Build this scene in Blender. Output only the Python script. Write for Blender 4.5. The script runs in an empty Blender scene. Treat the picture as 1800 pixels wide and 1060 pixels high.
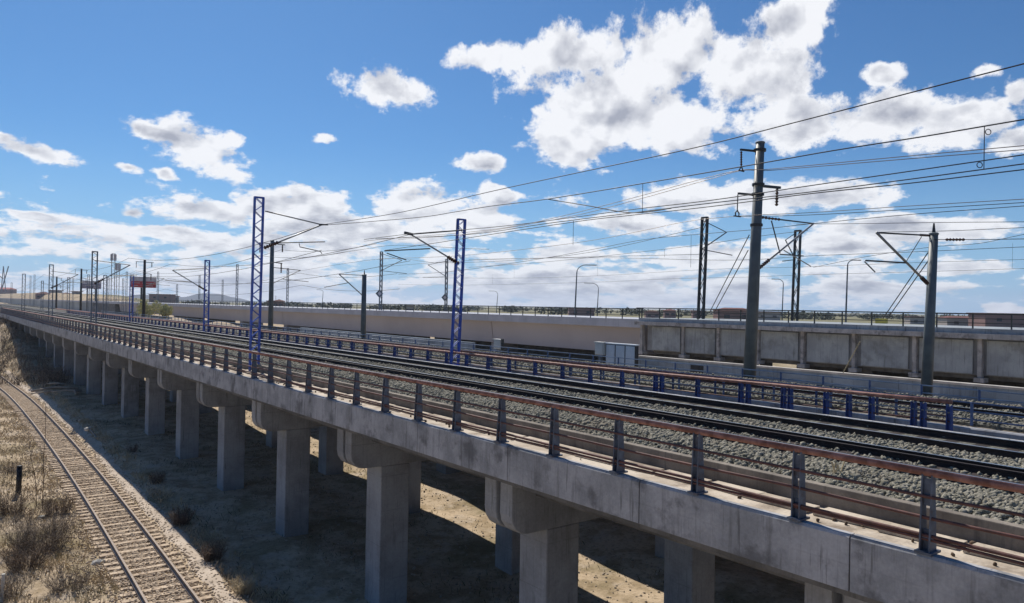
import bpy, math, random
import numpy as np
from mathutils import Vector, Matrix
random.seed(7); rng = np.random.default_rng(7)
S = bpy.context.scene; COL = S.collection; R = math.radians

# ---------------------------------------------------------------- camera
# the railway runs along +Y; heights are measured from the eye of the photographer
YAW, PITCH, ROLL = R(38), math.atan(8/1300), 0.018
_F = Vector((math.sin(YAW)*math.cos(PITCH), math.cos(YAW)*math.cos(PITCH), math.sin(PITCH)))
_R0 = Vector((math.cos(YAW), -math.sin(YAW), 0)); _U0 = _R0.cross(_F)
_R = _R0*math.cos(ROLL) + _U0*math.sin(ROLL); _U = -_R0*math.sin(ROLL) + _U0*math.cos(ROLL)
cam = bpy.data.objects.new('camera', bpy.data.cameras.new('camera')); COL.objects.link(cam)
cam.matrix_world = Matrix(((_R.x, _U.x, -_F.x, 0), (_R.y, _U.y, -_F.y, 0), (_R.z, _U.z, -_F.z, 0), (0, 0, 0, 1)))
cam.data.sensor_width = 36; cam.data.lens = 26.0; cam.data.clip_start = 0.1; cam.data.clip_end = 20000
S.camera = cam
def ray(px, py): return _F + _R*((px-900)/1300) + _U*((530-py)/1300)
def atX(px, py, X): r = ray(px, py); return r*(X/r.x)
def atY(px, py, Y): r = ray(px, py); return r*(Y/r.y)
def atD(px, py, D): return ray(px, py)*D
def YonX(px, X): return atX(px, 530, X).y       # where a column of the photo meets the plane x = X

# ---------------------------------------------------------------- sky, sun, exposure
SUN_AZ, SUN_EL = R(13.5), R(48)                    # azimuth from +Y towards +X
S.view_settings.view_transform = 'Standard'; S.view_settings.look = 'None'
S.view_settings.exposure = 0.15; S.view_settings.gamma = 1.0
sl = bpy.data.lights.new('sun', 'SUN'); sl.energy = 5.0; sl.angle = R(0.5); sl.color = (1, .93, .83)
so = bpy.data.objects.new('sun', sl); COL.objects.link(so)
sd = Vector((math.sin(SUN_AZ)*math.cos(SUN_EL), math.cos(SUN_AZ)*math.cos(SUN_EL), math.sin(SUN_EL)))
so.rotation_euler = sd.to_track_quat('Z', 'Y').to_euler()

W = bpy.data.worlds.new('World'); S.world = W; W.use_nodes = True
nt = W.node_tree; nt.nodes.clear()
def N(t, **k):
    n = nt.nodes.new(t)
    for a, b in k.items(): setattr(n, a, b)
    return n
def L(a, b): nt.links.new(a, b)
def M(op, a, b=None, c=None, clamp=False):
    n = N('ShaderNodeMath', operation=op); n.use_clamp = clamp
    for i, v in enumerate((a, b, c)):
        if v is None: continue
        if isinstance(v, (int, float)): n.inputs[i].default_value = v
        else: L(v, n.inputs[i])
    return n.outputs[0]
def VM(op, a, b=None):
    n = N('ShaderNodeVectorMath', operation=op)
    for i, v in enumerate((a, b)):
        if v is None: continue
        if isinstance(v, (tuple, list)): n.inputs[i].default_value = v
        else: L(v, n.inputs[i])
    return n
def SS(v, a, b):                                  # smooth step
    n = N('ShaderNodeMapRange', interpolation_type='SMOOTHSTEP'); L(v, n.inputs[0])
    n.inputs[1].default_value = a; n.inputs[2].default_value = b; return n.outputs[0]
def NZ(vec, scale, detail=6, rough=.55, off=(0, 0, 0)):
    v = VM('ADD', vec, off).outputs[0]
    n = N('ShaderNodeTexNoise'); L(v, n.inputs['Vector']); n.inputs['Scale'].default_value = scale
    n.inputs['Detail'].default_value = detail; n.inputs['Roughness'].default_value = rough
    return n
tc = N('ShaderNodeTexCoord'); sx = N('ShaderNodeSeparateXYZ'); L(tc.outputs['Generated'], sx.inputs[0])
az = M('ARCTAN2', sx.outputs[0], sx.outputs[1]); el = M('ARCSINE', sx.outputs[2])
cb = N('ShaderNodeCombineXYZ'); L(az, cb.inputs[0]); L(el, cb.inputs[1]); v0 = cb.outputs[0]
# clouds flatten towards the horizon
elp = M('MAXIMUM', M('ADD', el, .30), .12); inv = M('DIVIDE', .257, elp)
cb2 = N('ShaderNodeCombineXYZ'); L(M('MULTIPLY', az, 1.0), cb2.inputs[0]); L(M('MULTIPLY', inv, -1.4), cb2.inputs[1]); vp = cb2.outputs[0]
wz = NZ(vp, 9, 3); wv = VM('SUBTRACT', wz.outputs['Color'], (.5, .5, .5)).outputs[0]
sc = VM('MULTIPLY', wv, (.034, .022, 0)).outputs[0]
vw = VM('ADD', v0, sc).outputs[0]
CL = [(870,100,80,30,8),(990,95,100,55,0),(1050,185,150,75,-12),(1010,250,90,48,0),(1170,95,130,75,0),(1170,215,120,62,-15),
 (1310,120,125,85,0),(1390,35,85,45,20),(1400,215,120,50,0),(1540,205,150,52,0),(1690,215,110,48,0),(1790,250,60,30,0),
 (1725,125,42,22,0),(1795,165,40,40,0),(850,283,46,20,0),(675,153,72,38,-12),(345,258,90,46,-20),(290,236,80,18,-10),(415,243,32,18,0),
 (65,270,80,20,-14),(227,298,27,15,0),(288,305,27,15,-15),(62,380,56,12,-10),(232,373,34,17,0),(365,372,95,26,-6),(480,362,80,32,0),
 (555,355,75,32,0),(740,365,95,42,0),(875,345,46,20,-15),(620,400,230,32,0),(840,388,90,28,0),(300,408,140,18,0),(0,412,30,16,0),
 (1205,350,95,34,0),(1340,345,130,30,0),(1480,342,85,28,0),(1120,395,100,24,0),(1600,402,200,28,0),(990,447,90,20,0),(1230,455,130,22,0),
 (1770,545,45,14,0),(580,248,26,13,0),(1545,128,46,22,-8),(1460,430,140,22,0),(1660,470,120,16,0),(1550,505,150,16,0),(520,30,1,1,0)]
best = None
for cx, cy, rx, ry, ro in CL[:-1]:
    r = ray(cx, cy).normalized(); a0 = math.atan2(r.x, r.y); e0 = math.asin(r.z)
    ks = 1/1300/(1+((cx-900)**2+(cy-530)**2)/1300**2)**.75
    mp = N('ShaderNodeMapping', vector_type='TEXTURE'); L(vw, mp.inputs[0])
    mp.inputs['Location'].default_value = (a0, e0, 0); mp.inputs['Rotation'].default_value = (0, 0, R(ro)-ROLL)
    mp.inputs['Scale'].default_value = (rx*ks*1.06, ry*ks*1.06, 1)
    d = M('MULTIPLY', M('SUBTRACT', 1.0, VM('LENGTH', mp.outputs[0]).outputs['Value']), 1.35)
    if rx < 45: d = M('SUBTRACT', d, .55 if rx < 26 else .38)
    best = d if best is None else M('SMOOTH_MAX', best, d, .12)
n1 = NZ(vp, 17, 12, .62); n1b = NZ(vp, 17, 5, .5, (-.006, .020, 0)); n1c = NZ(vp, 17, 5, .5); n2 = NZ(vp, 5.5, 5, .5, (3, 1, 0)); n3 = NZ(vp, 3.0, 4, .5, (7, 4, 0))
# low bank of cloud above the horizon, thinner to the right
bank = M('ADD', M('MULTIPLY', SS(el, .17, .015), .95), M('MULTIPLY', M('SUBTRACT', n2.outputs[0], .5), 3.4))
bank = M('SUBTRACT', M('SUBTRACT', bank, .50), M('MULTIPLY', SS(az, .70, 1.15), .42))
bank = M('SUBTRACT', M('MINIMUM', bank, .8), M('MULTIPLY', SS(el, .13, .24), 2.0))
best = M('MAXIMUM', M('MAXIMUM', best, -1.0), bank)
n4 = NZ(vp, 48, 6, .6, (2, 5, 0)); dens = M('ADD', M('ADD', best, M('MULTIPLY', M('SUBTRACT', n1.outputs[0], .5), 3.6)), M('MULTIPLY', M('SUBTRACT', n4.outputs[0], .5), 1.0))
mask = SS(dens, -.10, .42)
emb = M('MULTIPLY', M('SUBTRACT', n1b.outputs[0], n1c.outputs[0]), 3.4)
core = M('MULTIPLY', SS(dens, .25, 1.0), M('ADD', .14, M('MULTIPLY', SS(n2.outputs[0], .44, .60), 1.0)))
shade = M('ADD', M('MULTIPLY', core, .62), emb, clamp=True)
sky = N('ShaderNodeTexSky', sky_type='NISHITA'); sky.sun_disc = False
sky.sun_elevation = SUN_EL; sky.sun_rotation = SUN_AZ; sky.altitude = 600; sky.air_density = 1.0; sky.dust_density = .6; sky.ozone_density = 2.0
skg = N('ShaderNodeMix', data_type='RGBA', blend_type='MULTIPLY'); skg.inputs[0].default_value = 1
L(sky.outputs[0], skg.inputs[6]); skg.inputs[7].default_value = (.30, .56, .80, 1)
cc = N('ShaderNodeMix', data_type='RGBA'); L(shade, cc.inputs[0])
K = 10.0                                          # clouds are written in picture units, the sky is scaled by 0.1
cc.inputs[6].default_value = (.86*K, .87*K, .90*K, 1); cc.inputs[7].default_value = (.36*K, .38*K, .45*K, 1)
mx = N('ShaderNodeMix', data_type='RGBA'); hz = N('ShaderNodeMix', data_type='RGBA'); L(M('MULTIPLY', SS(el, .22, -.03), .8), hz.inputs[0]); L(skg.outputs[2], hz.inputs[6]); hz.inputs[7].default_value = (.30*K, .52*K, .78*K, 1)
L(M('MULTIPLY', mask, .97), mx.inputs[0]); L(hz.outputs[2], mx.inputs[6]); L(cc.outputs[2], mx.inputs[7])
bg = N('ShaderNodeBackground'); bg.inputs[1].default_value = 0.1; L(mx.outputs[2], bg.inputs[0])
wo = N('ShaderNodeOutputWorld'); L(bg.outputs[0], wo.inputs[0])

# ---------------------------------------------------------------- materials
def mat(name, col, rough=.8, metal=0, col2=None, scale=1.0, streak=0, stain=None, stain_amt=.5, bump=.2, bscale=8, fine=.12, spec=.3, cols=None, dirt_scale=.6, form=0):
    """base colour varied by world-space noise, with optional vertical streaks and stains"""
    global nt
    m = bpy.data.materials.new(name); m.use_nodes = True; nt = m.node_tree
    b = nt.nodes['Principled BSDF']; b.inputs['Roughness'].default_value = rough; b.inputs['Metallic'].default_value = metal
    b.inputs['Specular IOR Level'].default_value = spec
    g = N('ShaderNodeNewGeometry'); P = g.outputs['Position']
    c4 = lambda c: (c[0], c[1], c[2], 1)
    mixn = N('ShaderNodeMix', data_type='RGBA'); mixn.inputs[6].default_value = c4(col); mixn.inputs[7].default_value = c4(col2 or tuple(x*.7 for x in col))
    a = NZ(P, scale, 6, .6); L(SS(a.outputs[0], .35, .65), mixn.inputs[0]); out = mixn.outputs[2]
    if streak:
        sv = VM('MULTIPLY', P, (2.2, 2.2, .16)).outputs[0]; s = NZ(sv, 3.0, 5, .65)
        k = N('ShaderNodeMix', data_type='RGBA'); L(M('MULTIPLY', SS(s.outputs[0], .52, .74), streak), k.inputs[0]); L(out, k.inputs[6]); k.inputs[7].default_value = (.06, .058, .055, 1); out = k.outputs[2]
    if form:
        q = N('ShaderNodeSeparateXYZ'); L(P, q.inputs[0]); fr = lambda v, d: M('ABSOLUTE', M('SUBTRACT', M('FRACT', M('DIVIDE', v, d)), .5))
        ln = M('MAXIMUM', SS(fr(q.outputs[2], 1.22), .484, .496), M('MAXIMUM', SS(fr(q.outputs[0], .31), .47, .49), SS(fr(q.outputs[1], .31), .47, .49)))
        ln = M('MULTIPLY', ln, M('MULTIPLY', SS(NZ(P, 1.5, 3, .5, (8, 8, 8)).outputs[0], .38, .6), form)); k = N('ShaderNodeMix', data_type='RGBA'); L(ln, k.inputs[0]); L(out, k.inputs[6]); k.inputs[7].default_value = (.10, .10, .10, 1); out = k.outputs[2]
        sv = VM('MULTIPLY', P, (5, 5, .25)).outputs[0]; s = NZ(sv, 3.0, 4, .6, (3, 1, 7)); k = N('ShaderNodeMix', data_type='RGBA'); L(M('MULTIPLY', SS(s.outputs[0], .60, .72), .55), k.inputs[0]); L(out, k.inputs[6]); k.inputs[7].default_value = (.07, .068, .065, 1); out = k.outputs[2]
    if stain:
        s = NZ(P, dirt_scale, 7, .65, (4, 9, 2)); k = N('ShaderNodeMix', data_type='RGBA'); L(M('MULTIPLY', SS(s.outputs[0], .5, .66), stain_amt), k.inputs[0]); L(out, k.inputs[6]); k.inputs[7].default_value = c4(stain); out = k.outputs[2]
    f = NZ(P, bscale*3, 4, .6); k = N('ShaderNodeMix', data_type='RGBA', blend_type='MULTIPLY'); k.inputs[0].default_value = 1; L(out, k.inputs[6])
    w = M('ADD', M('MULTIPLY', M('SUBTRACT', f.outputs[0], .5), fine*4), 1.0); cbn = N('ShaderNodeCombineColor')
    for i in range(3): L(w, cbn.inputs[i])
    L(cbn.outputs[0], k.inputs[7]); L(k.outputs[2], b.inputs['Base Color'])
    if bump:
        bn = N('ShaderNodeBump'); bn.inputs['Strength'].default_value = bump; bn.inputs['Distance'].default_value = .05
        n = NZ(P, bscale, 6, .6); L(n.outputs[0], bn.inputs['Height']); L(bn.outputs[0], b.inputs['Normal'])
    return m
conc = mat('weathered_concrete', (.41, .41, .425), .9, form=.12, col2=(.27, .275, .285), scale=1.2, streak=.5, stain=(.12, .12, .125), stain_amt=.8, dirt_scale=1.1, bump=.25, bscale=6)
concp = mat('pier_concrete', (.33, .34, .355), .9, form=.35, col2=(.225, .23, .24), scale=.5, streak=.30, stain=(.16, .15, .14), stain_amt=.4, bump=.2, bscale=5)
concd = mat('dark_concrete', (.17, .165, .16), .92, col2=(.10, .10, .10), scale=.9, streak=.5, bump=.2)  # darker streaked concrete for the deck slab and the ground block
curbm = mat('shaded_brown_curb', (.27, .235, .195), .92, col2=(.15, .13, .11), scale=1.1, streak=.6, bump=.2)  # streaked brown, darkened to stand in for shade on the curb face
walk = mat('walkway_concrete', (.56, .49, .40), .95, col2=(.38, .32, .25), scale=1.4, stain=(.16, .12, .09), stain_amt=.7, bump=.3, dirt_scale=1.3)
concb = mat('smooth_beige_concrete', (.50, .475, .50), .85, col2=(.45, .425, .45), scale=.12, streak=.10, bump=.06, fine=.05)
concf = mat('fascia_concrete', (.44, .46, .52), .85, col2=(.37, .39, .44), scale=.4, streak=.2, bump=.1)
panelc = mat('grey_panel_concrete', (.35, .39, .42), .9, col2=(.26, .29, .32), scale=.6, streak=.55, stain=(.14, .15, .15), stain_amt=.5, bump=.15)
darkc = mat('streaked_dark_concrete', (.16, .16, .16), .92, col2=(.09, .09, .09), scale=.9, streak=.6)  # dark streaked concrete; on the cross walls its tone stands for shade
wallc = mat('blue_grey_wall_concrete', (.27, .33, .40), .9, col2=(.18, .225, .28), scale=.5, streak=.55)
rust = mat('rusty_handrail_paint', (.36, .18, .145), .6, col2=(.20, .085, .06), scale=5, stain=(.12, .05, .035), stain_amt=.6, dirt_scale=3, bump=.15, bscale=30, fine=.2)
rustd = mat('dark_rusty_pipe', (.14, .06, .05), .65, col2=(.08, .04, .035), scale=6, bump=.1, bscale=30)
bluep = mat('blue_post_paint', (.055, .085, .19), .55, col2=(.035, .055, .12), scale=4, stain=(.10, .06, .05), stain_amt=.5, dirt_scale=5, bump=.1, bscale=25)
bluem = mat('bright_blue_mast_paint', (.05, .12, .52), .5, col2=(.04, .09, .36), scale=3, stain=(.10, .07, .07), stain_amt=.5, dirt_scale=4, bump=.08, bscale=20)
greyp = mat('slate_blue_steel', (.12, .145, .19), .55, col2=(.075, .09, .12), scale=4, stain=(.09, .05, .035), stain_amt=.45, dirt_scale=6, bump=.1, bscale=25)
polem = mat('grey_green_pole_paint', (.13, .155, .165), .5, col2=(.09, .11, .12), scale=1.2, streak=.3, bump=.06, fine=.05)
steel = mat('dark_bracket_steel', (.05, .055, .06), .5, .4, bump=.05)
galv = mat('galvanised_steel', (.30, .31, .32), .45, .5, bump=.05, fine=.05)
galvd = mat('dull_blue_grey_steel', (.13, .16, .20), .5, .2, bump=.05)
insm = mat('brown_insulator_glaze', (.07, .035, .025), .25, bump=0)
wirem = mat('black_wire', (.03, .032, .036), .45, .3, bump=0)
wirel = mat('pale_copper_wire', (.30, .25, .22), .35, .6, bump=0)
railside = mat('dark_rusty_rail', (.040, .028, .026), .75, col2=(.022, .018, .018), scale=3, bump=.1, bscale=20)
railhead = mat('polished_rail_head', (.42, .42, .43), .28, .9, bump=0, fine=.04)
railold = mat('brown_rail', (.26, .19, .14), .5, col2=(.17, .12, .09), scale=4, bump=.1, bscale=20)
sleepc = mat('grey_sleeper_concrete', (.20, .18, .16), .9, col2=(.12, .11, .10), scale=2)
sleepw = mat('bleached_timber_sleeper', (.58, .47, .35), .95, col2=(.38, .29, .21), scale=3, stain=(.16, .12, .09), stain_amt=.6, dirt_scale=2.5, bump=.5, bscale=14)
stone = mat('grey_ballast_stone', (.33, .31, .255), .95, col2=(.13, .125, .095), scale=17, bump=.4, bscale=30, fine=.35, stain=(.16, .12, .085), stain_amt=.35, dirt_scale=.9)
ballbase = mat('ballast_bed', (.20, .195, .165), 1, col2=(.08, .08, .07), scale=14, bump=1.0, bscale=16, fine=.35)
ballred = mat('rust_stained_ballast', (.050, .040, .035), 1, col2=(.025, .020, .02), scale=12, bump=1.0, bscale=16, fine=.35)
twig = mat('brown_twigs', (.15, .10, .065), .9, col2=(.07, .05, .04), scale=2, bump=0)
twigg = mat('grey_brown_twigs', (.22, .175, .135), .9, col2=(.09, .07, .055), scale=2, bump=0)
straw = mat('dry_straw_grass', (.56, .46, .30), .9, col2=(.36, .28, .18), scale=.8, stain=(.13, .15, .06), stain_amt=.5, dirt_scale=.35, bump=0)
leafy = mat('yellow_green_leaves', (.52, .50, .24), .8, col2=(.40, .39, .18), scale=1.5, bump=0)
leafd = mat('olive_tree_leaves', (.07, .085, .035), .8, col2=(.045, .055, .025), scale=.6, bump=0)
blackp = mat('black_plastic', (.015, .015, .017), .5, bump=.05)
whitep = mat('white_litter', (.55, .53, .48), .8, bump=.1)
cabm = mat('pale_blue_grey_cabinet_paint', (.62, .67, .70), .5, col2=(.54, .59, .63), scale=1, streak=.15, bump=0)
cabw = mat('cream_cabinet_paint', (.62, .62, .58), .6, col2=(.54, .54, .50), scale=1, bump=0)
redr = mat('red_board_panel', (.45, .035, .045), .6, bump=0)
whiter = mat('white_board_panel', (.55, .53, .56), .6, bump=0)
purp = mat('muted_violet_board_panel', (.20, .17, .26), .6, bump=0)
brick = mat('hazed_brick_house_wall', (.27, .17, .16), .9, col2=(.21, .13, .125), scale=.05, bump=0)  # brick paled to put the distance haze into the colour
brickd = mat('tiled_roof', (.20, .085, .07), .9, col2=(.14, .06, .05), scale=.1, bump=0)
pale = mat('pale_house_wall', (.42, .38, .36), .9, scale=.05, bump=0)
glassm = mat('dark_window_glass', (.04, .05, .07), .2, bump=0)
yellowm = mat('yellow_sign_paint', (.60, .48, .10), .6, bump=0)
hillm = mat('haze_blue_wooded_hill', (.028, .038, .055), 1, col2=(.018, .025, .038), scale=.004, bump=0, fine=.1)  # dark woodland with the blue of distant haze put into its colour
pathm = mat('trodden_dirt', (.52, .44, .36), 1, col2=(.42, .35, .28), scale=1.2, bump=.3, bscale=8)

# ground: dry earth, straw-coloured grass, darker patches, a little green
gm = bpy.data.materials.new('dry_earth_and_grass'); gm.use_nodes = True; nt = gm.node_tree; b = nt.nodes['Principled BSDF']; b.inputs['Roughness'].default_value = 1; b.inputs['Specular IOR Level'].default_value = .1
P = N('ShaderNodeNewGeometry').outputs['Position']
def ramp(o, f, c):
    k = N('ShaderNodeMix', data_type='RGBA'); L(f, k.inputs[0]); L(o, k.inputs[6]); k.inputs[7].default_value = (*c, 1); return k.outputs[2]
base = N('ShaderNodeRGB'); base.outputs[0].default_value = (.50, .40, .285, 1); o = base.outputs[0]
o = ramp(o, M('MULTIPLY', SS(NZ(P, .9, 7, .65).outputs[0], .42, .62), .8), (.28, .215, .135))
o = ramp(o, M('MULTIPLY', SS(NZ(P, .22, 6, .6, (5, 2, 0)).outputs[0], .50, .66), .65), (.17, .145, .075))
o = ramp(o, M('MULTIPLY', SS(NZ(P, .5, 6, .65, (9, 2, 0)).outputs[0], .54, .66), .8), (.45, .38, .30))
o = ramp(o, M('MULTIPLY', SS(NZ(P, 5, 5, .7, (1, 2, 0)).outputs[0], .5, .68), .5), (.10, .075, .05))
o = ramp(o, M('MULTIPLY', SS(NZ(P, 9, 4, .7, (1, 7, 0)).outputs[0], .60, .70), .3), (.55, .49, .40))
sp_ = N('ShaderNodeSeparateXYZ'); L(P, sp_.inputs[0]); o = ramp(o, M('MULTIPLY', SS(sp_.outputs[0], 62, 110), .8), (.14, .145, .075))      # green fields beyond the bridges
L(o, b.inputs['Base Color']); bn = N('ShaderNodeBump'); bn.inputs['Strength'].default_value = .6; bn.inputs['Distance'].default_value = .12
L(NZ(P, 3.5, 8, .7).outputs[0], bn.inputs['Height']); L(bn.outputs[0], b.inputs['Normal'])

# ---------------------------------------------------------------- mesh builder
class MB:
    def __init__(s): s.v = []; s.f = []; s.mi = []; s.cur = 0
    def add(s, vs, fs):
        n = len(s.v); s.v += [tuple(v) for v in vs]; s.f += [tuple(i+n for i in f) for f in fs]; s.mi += [s.cur]*len(fs); return s
    def box(s, x0, x1, y0, y1, z0, z1):
        return s.add([(x0,y0,z0),(x1,y0,z0),(x1,y1,z0),(x0,y1,z0),(x0,y0,z1),(x1,y0,z1),(x1,y1,z1),(x0,y1,z1)],
                     [(0,3,2,1),(4,5,6,7),(0,1,5,4),(1,2,6,5),(2,3,7,6),(3,0,4,7)])
    def bar(s, p, q, w, h=None, up=(0, 0, 1)):
        p = Vector(p); q = Vector(q); d = (q-p).normalized(); u = Vector(up)
        if abs(d.dot(u)) > .98: u = Vector((1, 0, 0))
        a = d.cross(u).normalized(); c = a.cross(d).normalized(); h = h or w; a = a*w/2; c = c*h/2
        vs = [p-a-c, p+a-c, p+a+c, p-a+c, q-a-c, q+a-c, q+a+c, q-a+c]
        return s.add(vs, [(0,3,2,1),(4,5,6,7),(0,1,5,4),(1,2,6,5),(2,3,7,6),(3,0,4,7)])
    def tube(s, pts, r, n=8):
        pts = [Vector(p) for p in pts]; rs = r if isinstance(r, (list, tuple)) else [r]*len(pts); vs = []; fs = []
        u0 = None
        for i, p in enumerate(pts):
            d = (pts[min(i+1, len(pts)-1)]-pts[max(i-1, 0)]).normalized()
            u = Vector((0, 0, 1)) if abs(d.z) < .9 else Vector((1, 0, 0))
            if u0 is not None: u = u0
            a = (u-d*u.dot(d)).normalized(); u0 = a; c = d.cross(a)
            for k in range(n):
                t = 2*math.pi*k/n; vs.append(p+(a*math.cos(t)+c*math.sin(t))*rs[i])
            if i: fs += [((i-1)*n+k, (i-1)*n+(k+1) % n, i*n+(k+1) % n, i*n+k) for k in range(n)]
        fs += [tuple(reversed(range(n))), tuple((len(pts)-1)*n+k for k in range(n))]
        return s.add(vs, fs)
    def prism(s, prof, y0, y1):                   # profile in x-z, swept along y (counter-clockwise seen from -y)
        n = len(prof); vs = [(x, y0, z) for x, z in prof]+[(x, y1, z) for x, z in prof]
        return s.add(vs, [tuple(range(n)), tuple(reversed(range(n, 2*n)))]+[(i, i+n, (i+1) % n+n, (i+1) % n) for i in range(n)])
    def build(s, name, m, parent=None, smooth=False, loc=None, bev=0):
        me = bpy.data.meshes.new(name); me.from_pydata(s.v, [], s.f); me.validate(); me.update()
        ms = m if isinstance(m, (list, tuple)) else [m]
        for x in ms: me.materials.append(x)
        if len(ms) > 1: me.polygons.foreach_set('material_index', s.mi)
        import bmesh
        bm = bmesh.new(); bm.from_mesh(me); bmesh.ops.recalc_face_normals(bm, faces=bm.faces); bm.to_mesh(me); bm.free()
        if smooth: me.polygons.foreach_set('use_smooth', [True]*len(me.polygons))
        o = bpy.data.objects.new(name, me); COL.objects.link(o)
        if loc is not None: o.location = loc
        if bev:
            b = o.modifiers.new('edge', 'BEVEL'); b.width = bev; b.segments = 2; b.limit_method = 'ANGLE'
        if parent: par(o, parent)
        return o
def par(o, p):
    o.parent = p
    if p.type == 'EMPTY': o.matrix_parent_inverse = Matrix.Translation(-p.location)
def tag(o, label, cat, group=None):
    o['label'] = label; o['category'] = cat
    if group: o['group'] = group
    return o
def thing(name, loc, label, cat, group=None):
    o = bpy.data.objects.new(name, None); COL.objects.link(o); o.location = loc; o.empty_display_size = .2
    return tag(o, label, cat, group)
def structure(o): o['kind'] = 'structure'; return o
def cp(o, parent, loc=None, name=None):
    c = o.copy(); COL.objects.link(c)
    if parent is not None: c.parent = parent; c.matrix_parent_inverse = o.matrix_parent_inverse.copy()
    if loc is not None: c.location = loc
    return c
def fastmesh(name, V, Fc, m, k):                  # V (n,3), Fc (m,k)
    me = bpy.data.meshes.new(name); me.vertices.add(len(V)); me.vertices.foreach_set('co', V.astype(np.float32).ravel())
    me.loops.add(Fc.size); me.loops.foreach_set('vertex_index', Fc.astype(np.int32).ravel())
    me.polygons.add(len(Fc)); me.polygons.foreach_set('loop_start', np.arange(0, Fc.size, k, dtype=np.int32)); me.polygons.foreach_set('loop_total', np.full(len(Fc), k, dtype=np.int32))
    me.update(calc_edges=True); me.validate(); me.materials.append(m)
    o = bpy.data.objects.new(name, me); COL.objects.link(o); return o

# ---------------------------------------------------------------- terrain
def sst(a, b, x): t = np.clip((x-a)/(b-a), 0, 1); return t*t*(3-2*t)
def ground_h(x, y):
    x = np.asarray(x, float); y = np.asarray(y, float)
    under = np.interp(y, [10, 24, 42, 70, 110], [-11.05, -10.75, -10.2, -9.85, -9.5])
    h = -10.5 + (under+10.5)*sst(8.2, 10.6, x)
    h = h + .10*np.sin(x*.9+y*.21)*np.sin(y*.37+1)*sst(8.5, 11, x) + .05*np.sin(y*.8+x*1.7)*(1-np.exp(-((x-7)/2.)**4))
    emb = sst(100, 165, y)*(1-sst(9.0, 1.0, x)*.35)                    # the land climbs to the track level far off
    h = h + (-4.7-h)*emb*sst(1.0, 10.5, x)
    h = h + (-7.0-h)*sst(150, 330, y)*(1-sst(1, 10.5, x))
    up = sst(31.0, 31.6, x)                                            # bank behind the second viaduct
    h2 = -3.85 + (-6.1+3.85)*sst(36.2, 37.5, x)
    h2 = h2 + 1.7*np.exp(-((x-48)/3.5)**2-((y-200)/14)**2) + 1.7*np.exp(-((x-48)/3.5)**2-((y-162)/10)**2)
    h2 = h2 + (6.6+.6*np.sin(x*.03)+.5*np.sin(y*.011))*sst(300, 430, y)*(1-sst(.17, .24, x/np.maximum(y, 1)))*sst(56, 66, x) + .011*np.clip(y-430, 0, 900)*(1-sst(.17, .24, x/np.maximum(y, 1)))*sst(60, 75, x)
    h = h*(1-up) + h2*up
    far = sst(500, 2500, np.hypot(x, y))
    return h*(1-far) + (-6)*far
xs = np.unique(np.concatenate([np.linspace(-4000, -100, 12), np.linspace(-100, -6, 20), np.arange(-6, 12, .3), np.arange(12, 32, .5), np.arange(30.9, 31.8, .1), np.arange(32, 60, .6), np.linspace(60, 300, 40), np.linspace(300, 6000, 15)]))
ys = np.unique(np.concatenate([np.linspace(-3000, -30, 8), np.arange(-30, 10, 2), np.arange(10, 120, .5), np.arange(120, 260, 2), np.linspace(260, 800, 40), np.linspace(800, 7000, 12)]))
GX, GY = np.meshgrid(xs, ys); GZ = ground_h(GX, GY)
nx, ny = len(xs), len(ys); I = np.arange(nx*ny).reshape(ny, nx)
g = fastmesh('ground', np.stack([GX.ravel(), GY.ravel(), GZ.ravel()], 1), np.stack([I[:-1, :-1].ravel(), I[:-1, 1:].ravel(), I[1:, 1:].ravel(), I[1:, :-1].ravel()], 1), gm, 4)
g.data.polygons.foreach_set('use_smooth', [True]*len(g.data.polygons)); structure(g)
def trackx(y): return np.interp(y, [15, 28, 34, 42, 51, 63, 75, 90, 101, 115, 130, 150, 170], [6.2, 6.62, 6.82, 7.05, 7.2, 7.3, 7.35, 7.2, 6.9, 6.0, 4.7, 2.0, -1.5])
def trackxs(y): return float(sum(trackx(y+d) for d in range(-12, 13))/25)
mb = MB(); yy = np.arange(18, 118, .5); vs = []
for i, y in enumerate(yy):
    c = trackxs(y)+1.75+.10*math.sin(y*.23); w = .42+.08*math.sin(y*1.3)+.05*math.sin(y*3.1)
    for dx in (-w, 0, w): vs.append((c+dx, y, float(ground_h(c+dx, y))+.035-(.045 if dx else 0)))
mb.add(vs, [(3*i+j, 3*i+j+1, 3*i+j+4, 3*i+j+3) for i in range(len(yy)-1) for j in (0, 1)])
structure(mb.build('dirt_path', pathm, smooth=True))

# ---------------------------------------------------------------- old track on the ground
def railprof(w=.07, h=.17): return [(-w, 0), (w, 0), (w, .02), (.014, .04), (.014, h-.045), (.036, h-.03), (.036, h), (-.036, h), (-.036, h-.03), (-.014, h-.045), (-.014, .04), (-w, .02)]
def rail_along(path, zt, m, parent, label=None):
    mb = MB(); pr = railprof(); n = len(pr)
    for (x, y, z) in path: mb.v += [(x+a, y, z+b) for a, b in pr]
    for i in range(len(path)-1):
        for k in range(n):
            mb.f.append((i*n+k, (i+1)*n+k, (i+1)*n+(k+1) % n, i*n+(k+1) % n)); mb.mi.append(1 if k == 6 else 0)
    mb.f += [tuple(range(n)), tuple(range((len(path)-1)*n, len(path)*n))]; mb.mi += [0, 0]
    return mb.build('rail', m, parent)
t = thing('railway_track', (6.6, 30, -10.4), 'single old ground-level track with bleached sleepers curving away at the lower left', 'railway track')
ty = np.arange(18, 168, 1.0)
for s in (-.745, .745):
    rail_along([(trackxs(y)+s, y, float(ground_h(trackxs(y), y))+.10) for y in ty], 0, [railold, railold], t)
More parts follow.
